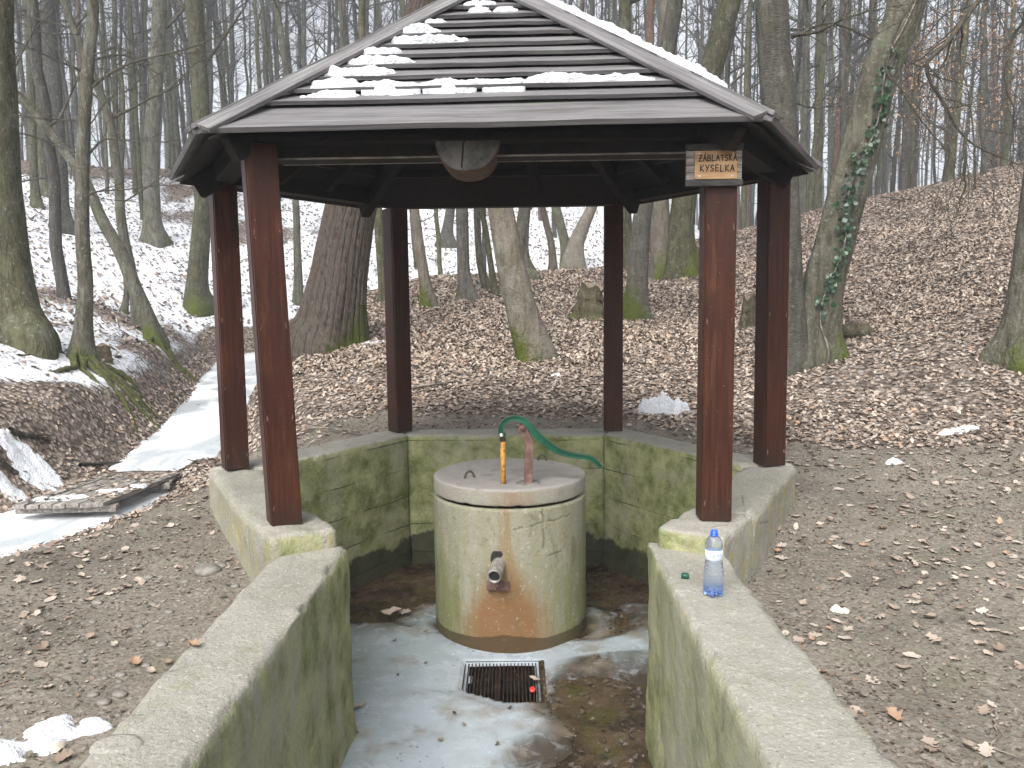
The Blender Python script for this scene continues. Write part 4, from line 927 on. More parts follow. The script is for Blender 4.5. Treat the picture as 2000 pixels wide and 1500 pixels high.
def tree(pts, mat, label, height=13, name='bare_tree', moss=.5, mossdir=None, flare=.5, limbs=16, seg=20, z0=5.5, rnd=None, fluted=0.0, lump=.06, branches=(), crown_mat='dark', group=None, rough=None, depth=None, rings=60):
    rnd = np.random.default_rng(int(pts[0][0]*7+pts[0][1])) if rnd is None else rnd
    b = GP(pts[0][0], pts[0][1]); yb = b.y if depth is None else depth
    if depth is not None: b = D(pts[0][0], pts[0][1], depth); b.z = float(terrain(b.x, b.y))
    P3 = [np.array((*D(px, py, yb), w_/2/FPX*yb)) for px, py, w_ in pts]
    P3[0][:3] = b; bury = .10+1.1*P3[1][3]; P3.insert(0, P3[0].copy()); P3[0][2] -= bury
    d = P3[-1][:3]-P3[-2][:3]; d /= np.linalg.norm(d); p = P3[-1].copy(); r = p[3]; rem = height-(p[2]-b.z); m = max(2, int(rem/1.3))
    for q in range(m):
        d = d*.8+np.array((rnd.normal(0, .12), rnd.normal(0, .12), .35)); d /= np.linalg.norm(d); p = p.copy(); p[:3] += d*rem/m; p[3] = r*(1-.85*(q+1)/m); P3.append(p)
    rs = resample(np.array(P3), rings+int(height*1.5)); path, rad = rs[:, :3], np.maximum(rs[:, 3], .012)
    path[1:-1, 0] += .02*fbm(path[1:-1, 2]*1.1, b.x, 1.0, 2)*(rough is None); path[1:-1, 1] += .02*fbm(path[1:-1, 2]*1.1, b.y, 5.0, 2)*(rough is None)
    t = thing(name, b, label, 'tree', group)
    V, F, ms, Hh = trunk_mesh(path, rad, seg, rnd, flare, moss, mossdir, lump, fluted, bury)
    at = dict(moss=ms)
    if rough is not None:                      # deep oak ridges
        n_ = len(path); th = np.tile(np.linspace(0, 2*math.pi, seg, endpoint=False), n_)
        wz = 1.5*fbm(np.cos(th)*1.2, np.sin(th)*1.2, Hh*.8, 2, 5)+.85*fbm(np.cos(th)*4, np.sin(th)*4, Hh*2.6, 2, 6)
        r1 = np.abs(np.sin(th*14+wz*1.5)); r2 = np.abs(np.sin(th*21-wz*1.9+Hh*.5)); br_ = fbm(np.cos(th)*5, np.sin(th)*5, Hh*3.0, 3, 9)
        cre = np.clip(1-r1*1.9, 0, 1)**1.2*.8+np.clip(1-r2*2.3, 0, 1)**1.2*.55*(br_ > -.15)+.30*np.abs(br_); cre = np.clip(cre, 0, 1); ctr = np.repeat(path, seg, 0); dv = V-ctr; ln = np.linalg.norm(dv, axis=1)[:, None]
        V = ctr+dv*(1-rough*np.clip(cre, 0, 1)[:, None]/ln); at['crevice'] = np.clip(cre, 0, 1)
    part('trunk', V, F, M[mat], t, True, at)
    tb = TB(); crown_into(tb, path, rad, b.z+z0, limbs, rnd)
    if tb.V:
        V, F = tb.get(); part('crown', V, F, M[crown_mat], t, True, dict(moss=np.zeros(len(V))))
    for br in branches:
        tb = TB(); rr = br[0]; pp = resample(np.array([tuple(D(x, y, yb+(o[0] if o else 0))) for x, y, *o in br[1]]), 26)
        pp[1:, 1] += np.cumsum(rnd.normal(0, .012, 25)); rad2 = np.linspace(rr, .003, 26); tb.tube(pp, rad2, 7)
        for q in range(br[2] if len(br) > 2 else 14):
            j = rnd.integers(3, 25); dd = pp[min(25, j+1)]-pp[j-1]; dd /= np.linalg.norm(dd); dd = dd+rnd.normal(0, .6, 3); dd /= np.linalg.norm(dd)
            s2 = wander(pp[j], dd, rnd.uniform(.25, .9), 6, rnd, .22, .03); tb.tube(s2, np.linspace(max(.0035, rad2[j]*.4), .0018, 6), 4)
            for z in range(3):
                jj = rnd.integers(1, 6); d3 = rnd.normal(0, 1, 3); d3 = (s2[jj]-s2[jj-1])/np.linalg.norm(s2[jj]-s2[jj-1])+d3*.5; tb.tube(wander(s2[jj], d3/np.linalg.norm(d3), rnd.uniform(.12, .4), 4, rnd, .2, .02), np.linspace(.003, .0015, 4), 3)
        V, F = tb.get(); part('branch', V, F, M['dark'], t, True, dict(moss=np.full(len(V), .1)))
    return t, path, rad, b
def roots(t, b, specs, rnd, r0=.05, moss=.75):
    for az, L in specs:
        n = 22; p = np.array((b.x, b.y)); d = np.array((math.cos(az), math.sin(az))); pts = []
        for k in range(n):
            pts.append((*p, 0)); d = d+rnd.normal(0, .16, 2); d /= np.linalg.norm(d); p = p+d*L/n
        pts = np.array(pts); pts[:, 2] = terrain(pts[:, 0], pts[:, 1])+np.linspace(.06, -.01, n)+.02*np.sin(np.arange(n)*.7+az)
        V, F = tube(pts, r0*np.linspace(1, .25, n)*(1+.2*rnd.normal(0, 1, n)), 9); part('root', V, F, M['root'], t, True, dict(moss=moss*np.ones(len(V))*.62))

RN = np.random.default_rng(5)
t, pa, ra, b = tree([(42, 668, 112), (22, 600, 98), (6, 500, 88), (-5, 350, 80), (-10, 200, 75), (-15, 0, 70)], 'olive', 'thick grey-green trunk with mossy foot on the snowy bank', 17, moss=.95, flare=.8, seg=40, limbs=20, z0=6)
roots(t, b, [(-.6, .8), (-1.5, .6), (.2, .7)], RN, .06)
t, pa, ra, b = tree([(156, 702, 50), (163, 640, 34), (166, 560, 28), (160, 470, 26), (160, 380, 26), (163, 250, 24), (174, 100, 22), (181, 0, 20)], 'beech', 'thin crooked pale trunk rooted at the edge of the stream bank', 11, moss=.55, flare=.55, seg=24, limbs=14, z0=5,
     branches=[(.022, [(178, 171), (215, 146, -.1), (262, 119, -.2), (350, 95, -.3), (420, 70, -.4), (465, 55, -.5)], 16), (.016, [(170, 303), (203, 272, .1), (245, 274, .1), (315, 276, .2), (372, 292, .2)], 12), (.014, [(168, 385), (190, 374), (245, 370), (315, 362), (348, 366)], 10),
               (.014, [(165, 237), (120, 233), (80, 230, -.2), (20, 222, -.3), (-30, 210, -.4)], 10), (.014, [(165, 303), (110, 285), (60, 265), (0, 255), (-40, 250)], 10), (.012, [(176, 110), (240, 95), (300, 140), (360, 160)], 12), (.010, [(165, 260), (210, 190), (280, 160), (350, 100)], 10)])
roots(t, b, [(-.2, 1.5), (-.7, 1.5), (-1.3, 1.3), (.15, 1.6), (-.45, 1.3), (.5, 1.2), (-1.0, 1.0)], RN, .055, .85)
t, pa, ra, b = tree([(303, 668, 36), (285, 610, 29), (262, 560, 27), (238, 500, 25), (200, 430, 22), (165, 352, 20), (100, 262, 17), (20, 170, 14), (-40, 118, 12)], 'beech', 'slender trunk leaning hard over the snow from mossy bank roots', 8, moss=.8, flare=.6, limbs=10, z0=3.5)
roots(t, b, [(-.3, 1.1), (-.9, 1.2), (-1.6, 1.0), (.2, 1.4), (-.6, .9)], RN, .05, .9)
tree([(272, 642, 26), (264, 575, 22), (247, 490, 20), (236, 420, 18), (232, 350, 17), (212, 230, 16), (186, 157, 14), (140, 45, 12)], 'beech', 'wavy thin trunk rising beside the hard-leaning one', 9, moss=.4, limbs=10, z0=4)
tree([(392, 606, 54), (384, 560, 40), (393, 450, 35), (400, 360, 33), (392, 200, 32), (380, 0, 31)], 'olive', 'straight olive trunk with bright moss foot behind the left posts', 15, moss=.8, flare=.9, seg=30, limbs=16)
tree([(303, 474, 44), (298, 425, 32), (295, 300, 28), (302, 180, 27), (312, 0, 25)], 'beech', 'straight grey trunk with flared foot alone on the open snow', 15, moss=.5, flare=.6, limbs=14)
tree([(124, 450, 42), (119, 400, 31), (116, 330, 28), (106, 180, 27), (92, 0, 25)], 'far', 'tall dark trunk with flared foot at the upper snow edge', 16, moss=.3, limbs=14)
tree([(72, 405, 22), (66, 340, 16), (60, 150, 15), (52, 0, 13)], 'olive', 'slim greenish trunk beside the tall dark trunk', 14, limbs=12)
tree([(91, 382, 20), (83, 320, 14), (74, 200, 13), (66, 0, 11)], 'olive', 'slimmer leaning stem right behind the slim greenish trunk', 13, limbs=12)
tree([(241, 612, 16), (247, 570, 11), (241, 500, 10), (237, 400, 9), (240, 200, 8)], 'beech', 'sapling stem with a hooked foot in the snow', 6, limbs=8, z0=2)
tree([(265, 328, 18), (262, 250, 15), (262, 100, 14), (263, 0, 13)], 'far', 'narrow dark trunk on the brown upper slope', 15, limbs=12)
tree([(583, 592, 20), (581, 500, 15), (577, 390, 13), (566, 200, 12), (540, 0, 11)], 'beech', 'thin pale trunk seen between the left front post and the oak', 9, moss=.7, limbs=10)
tree([(642, 676, 150), (650, 630, 120), (660, 560, 108), (672, 480, 101), (690, 390, 96), (722, 290, 88), (768, 170, 80), (840, 0, 72)], 'oak', 'thick old oak trunk with deeply furrowed bark and mossy foot', 17, name='oak_tree', moss=1.0, mossdir=3.6, flare=.42, seg=220, limbs=22, z0=6.5, rough=.022, lump=.05, rings=260)
tree([(752, 590, 24), (744, 500, 19), (736, 400, 18), (720, 200, 16)], 'olive', 'slim greenish trunk close behind the old oak', 10, moss=.4, limbs=10)
tree([(838, 601, 30), (828, 540, 22), (815, 450, 20), (806, 380, 19), (790, 200, 17)], 'pale', 'slim tilted trunk with mossy foot right of the back left post', 10, moss=.9, limbs=10)
tree([(914, 584, 36), (907, 530, 25), (904, 450, 24), (902, 380, 23), (896, 200, 22)], 'cherry', 'ringed grey trunk with a bright mossy foot at the snow edge', 12, name='cherry_tree', moss=1.0, flare=.7, limbs=12)
tree([(952, 566, 18), (938, 510, 14), (933, 430, 13), (930, 300, 12)], 'beech', 'bent sapling trunk next to the ringed grey trunk', 9, limbs=8)
tree([(968, 576, 15), (960, 520, 12), (951, 460, 11), (942, 390, 10)], 'olive', 'thin bent sapling close left of the leaning pale trunk', 9, limbs=8)
tree([(1046, 702, 72), (1026, 630, 64), (1006, 550, 58), (990, 470, 54), (977, 400, 50), (950, 250, 46), (920, 60, 42)], 'pale', 'smooth pale trunk leaning left behind the well', 12, moss=.95, mossdir=-.2, flare=.25, seg=36, limbs=14, lump=.07)
tree([(1026, 545, 44), (1020, 500, 28), (1022, 440, 25), (1028, 380, 23)], 'beech', 'grey trunk with a spreading mossy foot on the ridge', 12, moss=1.1, flare=.9, limbs=10)
tree([(1080, 530, 18), (1078, 480, 14), (1066, 430, 13), (1060, 380, 12)], 'pale', 'thin crooked trunk on the ridge crest', 9, limbs=8)
tree([(1120, 524, 46), (1124, 480, 32), (1140, 440, 25), (1158, 400, 20), (1180, 330, 18)], 'pale', 'stout forked trunk bending right on the ridge crest', 10, moss=.6, flare=.3, limbs=12)
tree([(1108, 520, 24), (1102, 470, 19), (1090, 420, 18), (1080, 370, 16)], 'olive', 'upright stem fused beside the stout forked trunk', 10, moss=.5, limbs=10)
tree([(872, 478, 34), (874, 450, 22), (880, 410, 18), (892, 350, 16)], 'far', 'dark flared trunk on the far snow slope', 12, moss=.4, limbs=10)
tree([(1242, 624, 56), (1244, 560, 42), (1248, 480, 38), (1258, 400, 35), (1280, 250, 32), (1318, 0, 30)], 'cherry', 'grey knotted trunk with mossy foot right of the back right post', 14, name='cherry_tree', moss=.95, flare=.5, seg=28, limbs=14)
tree([(1298, 540, 54), (1293, 490, 42), (1286, 400, 40), (1292, 250, 37), (1306, 0, 34)], 'pale', 'thick flaky trunk with mossy foot on the ridge', 14, moss=1.0, flare=.6, seg=26, limbs=14)
tree([(1334, 537, 66), (1330, 470, 52), (1336, 390, 47), (1368, 220, 44), (1425, 0, 42)], 'olive', 'thickest flaky trunk on the ridge leaning right', 15, moss=1.05, flare=.6, seg=28, limbs=14)
tree([(1222, 524, 34), (1222, 470, 29), (1218, 400, 27), (1214, 200, 25), (1222, 0, 24)], 'olive', 'green-grey trunk standing behind the back right post', 14, moss=.6, limbs=12)
tree([(1542, 722, 70), (1540, 620, 63), (1534, 480, 61), (1528, 350, 61), (1521, 220, 62), (1514, 100, 60), (1506, 0, 60)], 'cherry', 'big trunk with dark horizontal bark bands behind the right post', 16, name='cherry_tree', moss=.6, flare=.4, seg=40, limbs=18,
     branches=[(.02, [(1545, 70), (1600, 60, -.2), (1660, 30, -.4), (1740, 10, -.5)], 14), (.016, [(1545, 75), (1620, 45), (1700, 75, .3), (1790, 130, .5)], 14), (.012, [(1550, 200), (1600, 210), (1670, 190)], 8)])
tiv, pa_iv, ra_iv, b_iv = tree([(1588, 702, 96), (1593, 640, 80), (1608, 550, 76), (1634, 450, 72), (1660, 350, 70), (1690, 240, 67), (1724, 130, 64), (1774, 0, 60)], 'beech', 'leaning fluted trunk hung with ivy on the right slope', 14, name='hornbeam_tree', moss=1.25, mossdir=4.4, flare=.45, seg=60, limbs=16, fluted=.13, lump=.11, rings=110)
tree([(1988, 706, 96), (1999, 640, 74), (2008, 560, 66), (2022, 450, 62), (2040, 300, 58), (2060, 100, 54), (2070, -60, 50)], 'beech', 'pale grey trunk with mossy foot standing alone on the right leaf slope', 14, moss=.6, flare=.5, seg=30, limbs=14,
     branches=[(.030, [(2068, -60, .0), (1990, -70, -.3), (1915, 0, -.5), (1860, 75, -.6), (1812, 130, -.6), (1850, 200, -.6), (1885, 265, -.6), (1940, 300, -.6), (2010, 330, -.5)], 26), (.018, [(1990, -70, -.3), (1850, -40, -.4), (1780, 0, -.4), (1725, 122, -.4), (1745, 175, -.4), (1800, 250, -.4), (1850, 300, -.4)], 18),
               (.016, [(2050, 0, -.4), (1985, 60, -.5), (1960, 150, -.5), (1975, 230, -.5), (1960, 330, -.5)], 16), (.012, [(1885, 265, -.6), (1882, 330, -.6), (1890, 370, -.6), (1870, 420, -.6)], 8)])
for (pts, mt, lb) in (([(1597, 412, 20), (1598, 300, 16), (1600, 100, 15), (1602, 0, 14)], 'olive', 'straight greenish trunk beyond the ridge, left of the ivy trunk'), ([(1632, 412, 18), (1634, 300, 14), (1644, 150, 13), (1652, 0, 12)], 'pine', 'reddish pine trunk beyond the ridge behind the ivy trunk'),
                      ([(1575, 418, 14), (1570, 300, 11), (1575, 100, 11), (1580, 0, 10)], 'beech', 'grey stem beyond the ridge by the banded trunk'), ([(1276, 500, 20), (1272, 300, 17), (1270, 100, 16), (1272, 0, 16)], 'pine', 'orange pine trunk rising behind the ridge trees'),
                      ([(1415, 430, 22), (1412, 350, 16), (1400, 150, 15)], 'pale', 'pale trunk framed between the two right posts'), ([(1452, 425, 12), (1455, 300, 11), (1460, 100, 10)], 'olive', 'thin stem framed between the two right posts')):
    tree(pts, mt, lb, 15, name='pine_tree' if mt == 'pine' else 'bare_tree', limbs=12, z0=5 if mt != 'pine' else 9, depth=27.0 if pts[0][1] < 450 else 24.0)

# stumps
def stump(px, py, wpx, hpx, label, lean=.1, mat='root'):
    b = GP(px, py); r = wpx/2/FPX*b.y; hh = hpx/FPX*b.y; t = thing('tree_stump', b, label, 'stump'); n = 26
    path = np.stack([b.x+np.linspace(0, lean, n), np.full(n, b.y), b.z-.08+np.linspace(0, hh+.08, n)], 1); rad = r*np.linspace(1.12, .78, n)*(1+.05*np.sin(np.arange(n)*.8))
    V, F, ms, Hh = trunk_mesh(path, rad, 26, RN, .5, .55, None, .22, .10); th = np.tile(np.arange(26), n)
    V[:, 2] += np.where(Hh > hh*.75, .17*hh*vnoise(th*.55, 3.0+px), 0); part('bole', V, F, M[mat], t, True, dict(moss=ms))
    c = V[-26:]; Vc = np.vstack([c, c.mean(0)-np.array((0, 0, .03))]); part('broken_top', Vc, [(k, (k+1) % 26, 26) for k in range(26)], M['deadwood'], t)
stump(1152, 622, 52, 62, 'rotten grey stump with red broken top on the leaf slope', .05)
stump(1462, 640, 34, 60, 'hollow splintered stump beside the right posts', .02, 'root')
stump(200, 705, 34, 30, 'low mossy stub in the snow right of the thin crooked trunk', .02)

# ivy climbing the leaning trunk
iv = thing('ivy_plant', b_iv+Vector((0, -.3, .3)), 'dark green ivy climbing the leaning fluted trunk', 'ivy')
nI = 60; sel = np.linspace(6, 74, nI).astype(int); st = pa_iv[sel]+np.stack([.25*ra_iv[sel]*np.sin(np.arange(nI)*.35), -ra_iv[sel]*1.08, 0*sel], 1)
V, F = tube(st, np.full(nI, .009), 6); part('stem', V, F, M['stick'], iv)
LV = []; LF = []; base_leaf = np.array([(0, 0, 0), (-.5, .25, .08), (-.42, .7, 0), (0, 1.05, -.1), (.42, .7, 0), (.5, .25, .08)])
for q in range(300):
    k = int((.22+.62*RN.beta(1.3, 1.2))*(nI-1)); c = st[k]+RN.normal(0, .035, 3)*np.array((1.3, .4, 1)); c[1] -= .015
    sz = RN.uniform(.028, .06); Rm = np.array(Matrix.Rotation(RN.uniform(-.5, .5), 3, 'X') @ Matrix.Rotation(RN.uniform(-.6, .6), 3, 'Z') @ Matrix.Rotation(RN.uniform(0, 6.28), 3, 'Y') @ Matrix.Rotation(R(90), 3, 'X'))
    LV.append(c+(base_leaf*sz)@Rm.T); LF += [(q*6, q*6+1, q*6+2, q*6+3), (q*6, q*6+3, q*6+4, q*6+5)]
tag(part('foliage', np.concatenate(LV), np.array(LF), M['ivy'], iv, False), kind='stuff')

# prototypes of the wood behind, copied tree by tree
PROTO = []
def far_proto(kind, seed):
    rnd = np.random.default_rng(seed); H = rnd.uniform(15, 20); n = 34; z = np.linspace(0, H, n); cur = np.cumsum(rnd.normal(0, .035 if kind != 'pine' else .012, (n, 2)), 0)
    path = np.stack([cur[:, 0]+rnd.uniform(-.05, .05)*z, cur[:, 1], z-.25], 1); r0 = rnd.uniform(.085, .125); rad = r0*(1-.82*(z/H)**1.15)
    t = thing('bare_tree' if kind != 'pine' else 'pine_tree', (0, 0, 0), 'x', 'tree')
    V, F, ms, Hh = trunk_mesh(path, rad, 12, rnd, .45, .35, None, .06); part('trunk', V, F, M['pine' if kind == 'pine' else kind], t, True, dict(moss=ms))
    tb = TB(); tips = []
    if kind == 'pine':
        crown_into(tb, path, rad, 2.5, 16, rnd, .35, 2, 2, None, -.02, .6, (-.2, .2)); crown_into(tb, path, rad, 9.5, 18, rnd, .75, 4, 3, tips, .05)
    else:
        crown_into(tb, path, rad, 1.4, 10, rnd, .40, 3, 3, None, .02, .5, (-.1, .5)); crown_into(tb, path, rad, 5.0, 15, rnd, 1.0, 5, 4, None, .10)
    V, F = tb.get(); part('crown', V, F, M['far'], t, True, dict(moss=np.zeros(len(V))))
    if tips:
        Vn, Fn = [], []; k = 0
        for s3 in tips:
            for e in (s3[-1], s3[1]):
                for q in range(7):
                    d = rnd.normal(0, 1, 3); d /= np.linalg.norm(d); a = e+rnd.normal(0, .06, 3); sd3 = np.cross(d, (0, 0, 1.0))*.035; Vn += [a-sd3, a+sd3, a+d*.28]; Fn.append((k, k+1, k+2)); k += 3
        tag(part('needles', np.array(Vn), np.array(Fn), M['needle'], t, False), kind='stuff')
    return t
kinds = ['far', 'far', 'olive', 'beech', 'far', 'olive', 'far', 'pine']
for q, k in enumerate(kinds): PROTO.append(far_proto(k, 40+q))
taken = [o.location.xy.copy() for o in COL.objects if o.get('category') == 'tree' and o.location.length > .1]
spots = []; rs = np.random.default_rng(21); tries = 0
while len(spots) < 285 and tries < 20000:
    tries += 1; y = 14+48*rs.random()**.85; x = rs.uniform(-.70, .70)*y
    sd, _ = stream_sd(np.array(x), np.array(y)); sd = float(sd)
    if sd < 1.2 and not (sd < 0 and y > 21.5 and x > 7): continue
    if -.03 < x/y < .12 and y < 30: continue
    if sd > 0 and sd < 9 and rs.random() < .72: continue
    md = 1.05 if y > 26 else 2.2
    if any((x-a)**2+(y-b_)**2 < md*md for a, b_ in spots) or any((x-a.x)**2+(y-a.y)**2 < 1.0 for a in taken): continue
    if abs(x/y) > .66: continue
    spots.append((x, y))
first = set()
for q, (x, y) in enumerate(spots):
    sd, _ = stream_sd(np.array(x), np.array(y)); pi = int(rs.integers(0, 8)); pr = PROTO[pi]
    if pi not in first: o = pr; first.add(pi)
    else: o = copy_tree(pr)
    o.location = (x, y, float(terrain(x, y))-.02); o.rotation_euler = (rs.normal(0, .03), rs.normal(0, .03), rs.uniform(0, 6.28)); s_ = rs.uniform(.7, 1.35)*(.8 if y < 34 else 1); o.scale = (s_, s_, s_*rs.uniform(.9, 1.1))
    sdv = float(sd); th_ = s_*(.11, .12, .13, .14, .12, .13, .12, .14)[pi]
    side = ('on the snow just across the stream' if sdv < 9 else 'where snow thins out up the slope' if y < 40 else 'deep in the wood above the snow') if x < 5 else ('just behind the leafy ridge' if y < 34 else 'deep in the hazy hollow behind the ridge')
    sz = 'slim' if s_ < .88 else 'stout' if s_ > 1.16 else 'middling'; ln_ = o.rotation_euler; tl = ' tilted' if max(abs(ln_.x), abs(ln_.y)) > .045 else ' upright'
    kd = sz+tl+' '+{'far': 'dark bare trunk', 'olive': 'greenish bare trunk', 'beech': 'pale grey bare trunk', 'pine': 'reddish pine trunk'}[kinds[pi]]
    tag(o, f'{kd} {side}', 'tree', f'{kd}s {side}')
for k in range(8):
    if k not in first:
        for ch in list(PROTO[k].children): bpy.data.objects.remove(ch)
        bpy.data.objects.remove(PROTO[k])
# the wood's far mass
tb = TB(); rs = np.random.default_rng(33)
for q in range(230):
    y = rs.uniform(52, 125); x = rs.uniform(-.74, .74)*y; z = float(terrain(x, y, False)); H = rs.uniform(15, 22); r0 = rs.uniform(.09, .2)
    p = np.stack([x+np.cumsum(rs.normal(0, .15, 7)), y+np.zeros(7), z-.3+np.linspace(0, H, 7)], 1); tb.tube(p, np.linspace(r0, .03, 7), 5)
    for a in range(26):
        k = rs.integers(1, 7); az = rs.uniform(0, 6.28); e = rs.uniform(.1, 1.0); L = rs.uniform(1.2, 3.8); tb.tube(wander(p[k], (math.cos(az)*math.cos(e), math.sin(az)*math.cos(e), math.sin(e)), L, 4, rs, .2, .08), np.linspace(.020, .006, 4), 3)
V, F = tb.get(); tag(part('distant_wood', V, F, M['far'], attrs=dict(moss=np.zeros(len(V)))), 'distant mass of bare trunks beyond the wood', 'forest', kind='stuff')

# young beeches that kept their brown leaves
def beech_sapling(px, py, depth, h, n, label, spread=.5, seed=0):
    rnd = np.random.default_rng(seed); b = D(px, py, depth); b.z = float(terrain(b.x, b.y)); t = thing('beech_sapling', b, label, 'sapling', 'young beeches with brown winter leaves')
    path = wander((b.x, b.y, b.z-.1), (rnd.uniform(-.2, .2), 0, 1), h, 16, rnd, .08, .15); rad = np.linspace(.028, .006, 16)
    V, F, ms, _ = trunk_mesh(path, rad, 8, rnd, .2, .2); part('trunk', V, F, M['dark'], t, True, dict(moss=ms))
    tb = TB(); tips = []; crown_into(tb, path, rad, b.z+h*.2, n, rnd, spread*2.2, 5, 4, tips, .0, .8, (-.1, .5)); V, F = tb.get(); part('crown', V, F, M['dark'], t, True, dict(moss=np.zeros(len(V))))
    Vn, Cn = [], []
    for s3 in tips:
        for e in s3[1:]:
            for q in range(2):
                if rnd.random() < .45: continue
                d = rnd.normal(0, 1, 3); d[2] -= .6; d /= np.linalg.norm(d); sdv = np.cross(d, rnd.normal(0, 1, 3)); sdv /= np.linalg.norm(sdv); L = rnd.uniform(.04, .07)
                Vn += [e, e+d*L*.5+sdv*L*.32, e+d*L, e+d*L*.5-sdv*L*.32]; c = np.array((.40, .24, .13))*rnd.uniform(.6, 1.25); Cn += [c]*4
    if Vn: tag(part('leaves', np.array(Vn), np.arange(len(Vn)).reshape(-1, 4), M['leaf'], t, False, dict(Col=np.array(Cn))), kind='stuff')
for (px, py, dp, h, n, lb) in ((1905, 380, 19, 4.0, 26, 'bushy brown-leaved young beech behind the right ridge'), (1780, 395, 23, 4.2, 26, 'spreading brown-leaved young beech right of the ivy trunk'), (1975, 360, 24, 4.6, 24, 'tall brown-leaved young beech at the ridge top'), (700, 300, 34, 4.5, 18, 'brown-leaved young beech behind the shelter roof\'s left hip'), (135, 300, 30, 3.2, 14, 'small brown-leaved young beech on the upper left slope'), (1840, 390, 27, 4.4, 20, 'hazier brown-leaved young beech behind the spreading one')):
    beech_sapling(px, py, dp, h, n, lb, .62, px)
print('trees', round(time.time()-T0, 1))

# ------------------------------------------------------------------ leaf litter
PAL = .93*np.array([(.385, .315, .258), (.30, .238, .19), (.225, .168, .13), (.45, .385, .325), (.125, .095, .075), (.34, .225, .15), (.40, .34, .285), (.18, .145, .122)])
PW = np.array([.22, .20, .13, .12, .13, .05, .10, .05])
def leaf_tpl(K, lobes, curl, seed):
    r = np.random.default_rng(seed); t = np.linspace(0, 1, K); wd = np.sin(np.pi*np.clip(t, .02, .98))**.7*.34
    if lobes: wd = wd*(1+.30*np.where(np.arange(K) % 2 == 0, -1, 1)*(t > .1))
    y = t-.5; bend = curl*(t-.5)**2*1.6
    Lf = np.stack([-wd*r.uniform(.85, 1.15, K), y+.04*r.normal(0, 1, K), bend+curl*wd*1.3*r.uniform(.3, 1.3, K)], 1); Md = np.stack([0*t, y, bend], 1); Rt = np.stack([wd*r.uniform(.85, 1.15, K), y+.04*r.normal(0, 1, K), bend+curl*wd*1.3*r.uniform(.3, 1.3, K)], 1)
    V = np.stack([Lf, Md, Rt], 1).reshape(-1, 3); F = []
    for k in range(K-1): o = k*3; F += [(o, o+1, o+4, o+3), (o+1, o+2, o+5, o+4)]
    return V, np.array(F)
def scatter(xs, ys, tpls, smin, smax, lift, seed, tilt=.45):
    r = np.random.default_rng(seed); n = len(xs); e = .04
    z = terrain(xs, ys); gxn = (terrain(xs+e, ys, False)-terrain(xs-e, ys, False))/(2*e); gyn = (terrain(xs, ys+e, False)-terrain(xs, ys-e, False))/(2*e)
    Vs, Fs, Cs = [], [], []; off = 0; which = r.integers(0, len(tpls), n)
    for w_, (TV, TF) in enumerate(tpls):
        ix = np.nonzero(which == w_)[0]; m = len(ix)
        if m == 0: continue
        a = r.uniform(0, 2*math.pi, m); s_ = r.uniform(smin, smax, m); fl = np.where(r.random(m) < .3, -1, 1)
        X_ = TV[None, :, 0]*np.cos(a)[:, None]-TV[None, :, 1]*np.sin(a)[:, None]; Y_ = TV[None, :, 0]*np.sin(a)[:, None]+TV[None, :, 1]*np.cos(a)[:, None]; Z_ = np.repeat(TV[None, :, 2], m, 0)*fl[:, None]
        tx_ = gxn[ix]+r.normal(0, tilt, m); ty_ = gyn[ix]+r.normal(0, tilt, m); s_ = s_/np.sqrt(1+.7*(tx_**2+ty_**2))
        X_, Y_, Z_ = X_*s_[:, None], Y_*s_[:, None], Z_*s_[:, None]
        Zw = z[ix][:, None]+Z_+X_*tx_[:, None]+Y_*ty_[:, None]; low = (X_*(tx_-gxn[ix])[:, None]+Y_*(ty_-gyn[ix])[:, None]+Z_).min(1)
        Zw = Zw-low[:, None]*.85+r.uniform(.0, lift, m)[:, None]
        V = np.stack([xs[ix][:, None]+X_, ys[ix][:, None]+Y_, Zw], -1).reshape(-1, 3); k = len(TV)
        Fs.append((TF[None]+np.arange(m)[:, None, None]*k+off).reshape(-1, TF.shape[1])); off += len(V); Vs.append(V)
        c = PAL[r.choice(len(PAL), m, p=PW)]*r.uniform(.75, 1.2, (m, 1)); Cs.append(np.repeat(c, k, 0))
    Vs, Cs = np.concatenate(Vs), np.concatenate(Cs); Cs = Cs*(1+.38*fbm(Vs[:, 0]*.9, Vs[:, 1]*.9, 4.4, 3))[:, None]
    return Vs, np.concatenate(Fs), Cs
T9 = [leaf_tpl(8, True, .12+.06*k, k) for k in range(8)]+[leaf_tpl(6, False, .2+.12*k, 20+k) for k in range(4)]
T2 = [leaf_tpl(3, False, .55, 40+k) for k in range(6)]+[leaf_tpl(4, True, .7, 60+k) for k in range(3)]
rs = np.random.default_rng(77)
def accept(x, y, boost=1.0):
    lf = leafy_f(x, y); sn = snow_f(x, y); sd, _ = stream_sd(x, y)
    p = np.clip(lf, .03, 1)*boost*np.clip(.72+.9*fbm(x*1.0, y*1.0, 8.0, 3), .22, 1); p = np.where(sd > .9, p*(1-.965*np.clip(sn*1.25, 0, 1)), p); p = np.where(np.abs(sd) < .62, p*np.clip(.02+.9*sstep(.30, .62, np.abs(sd)+.35*fbm(x*2, y*2, 2.0, 3)), 0, 1)*(sd > -9), p)
    return (rs.random(len(x)) < p) & ~inside(OUT, x, y)
def inview(x, y, m=.06): return (np.abs(x)/np.maximum(y, .3) < .64+m)
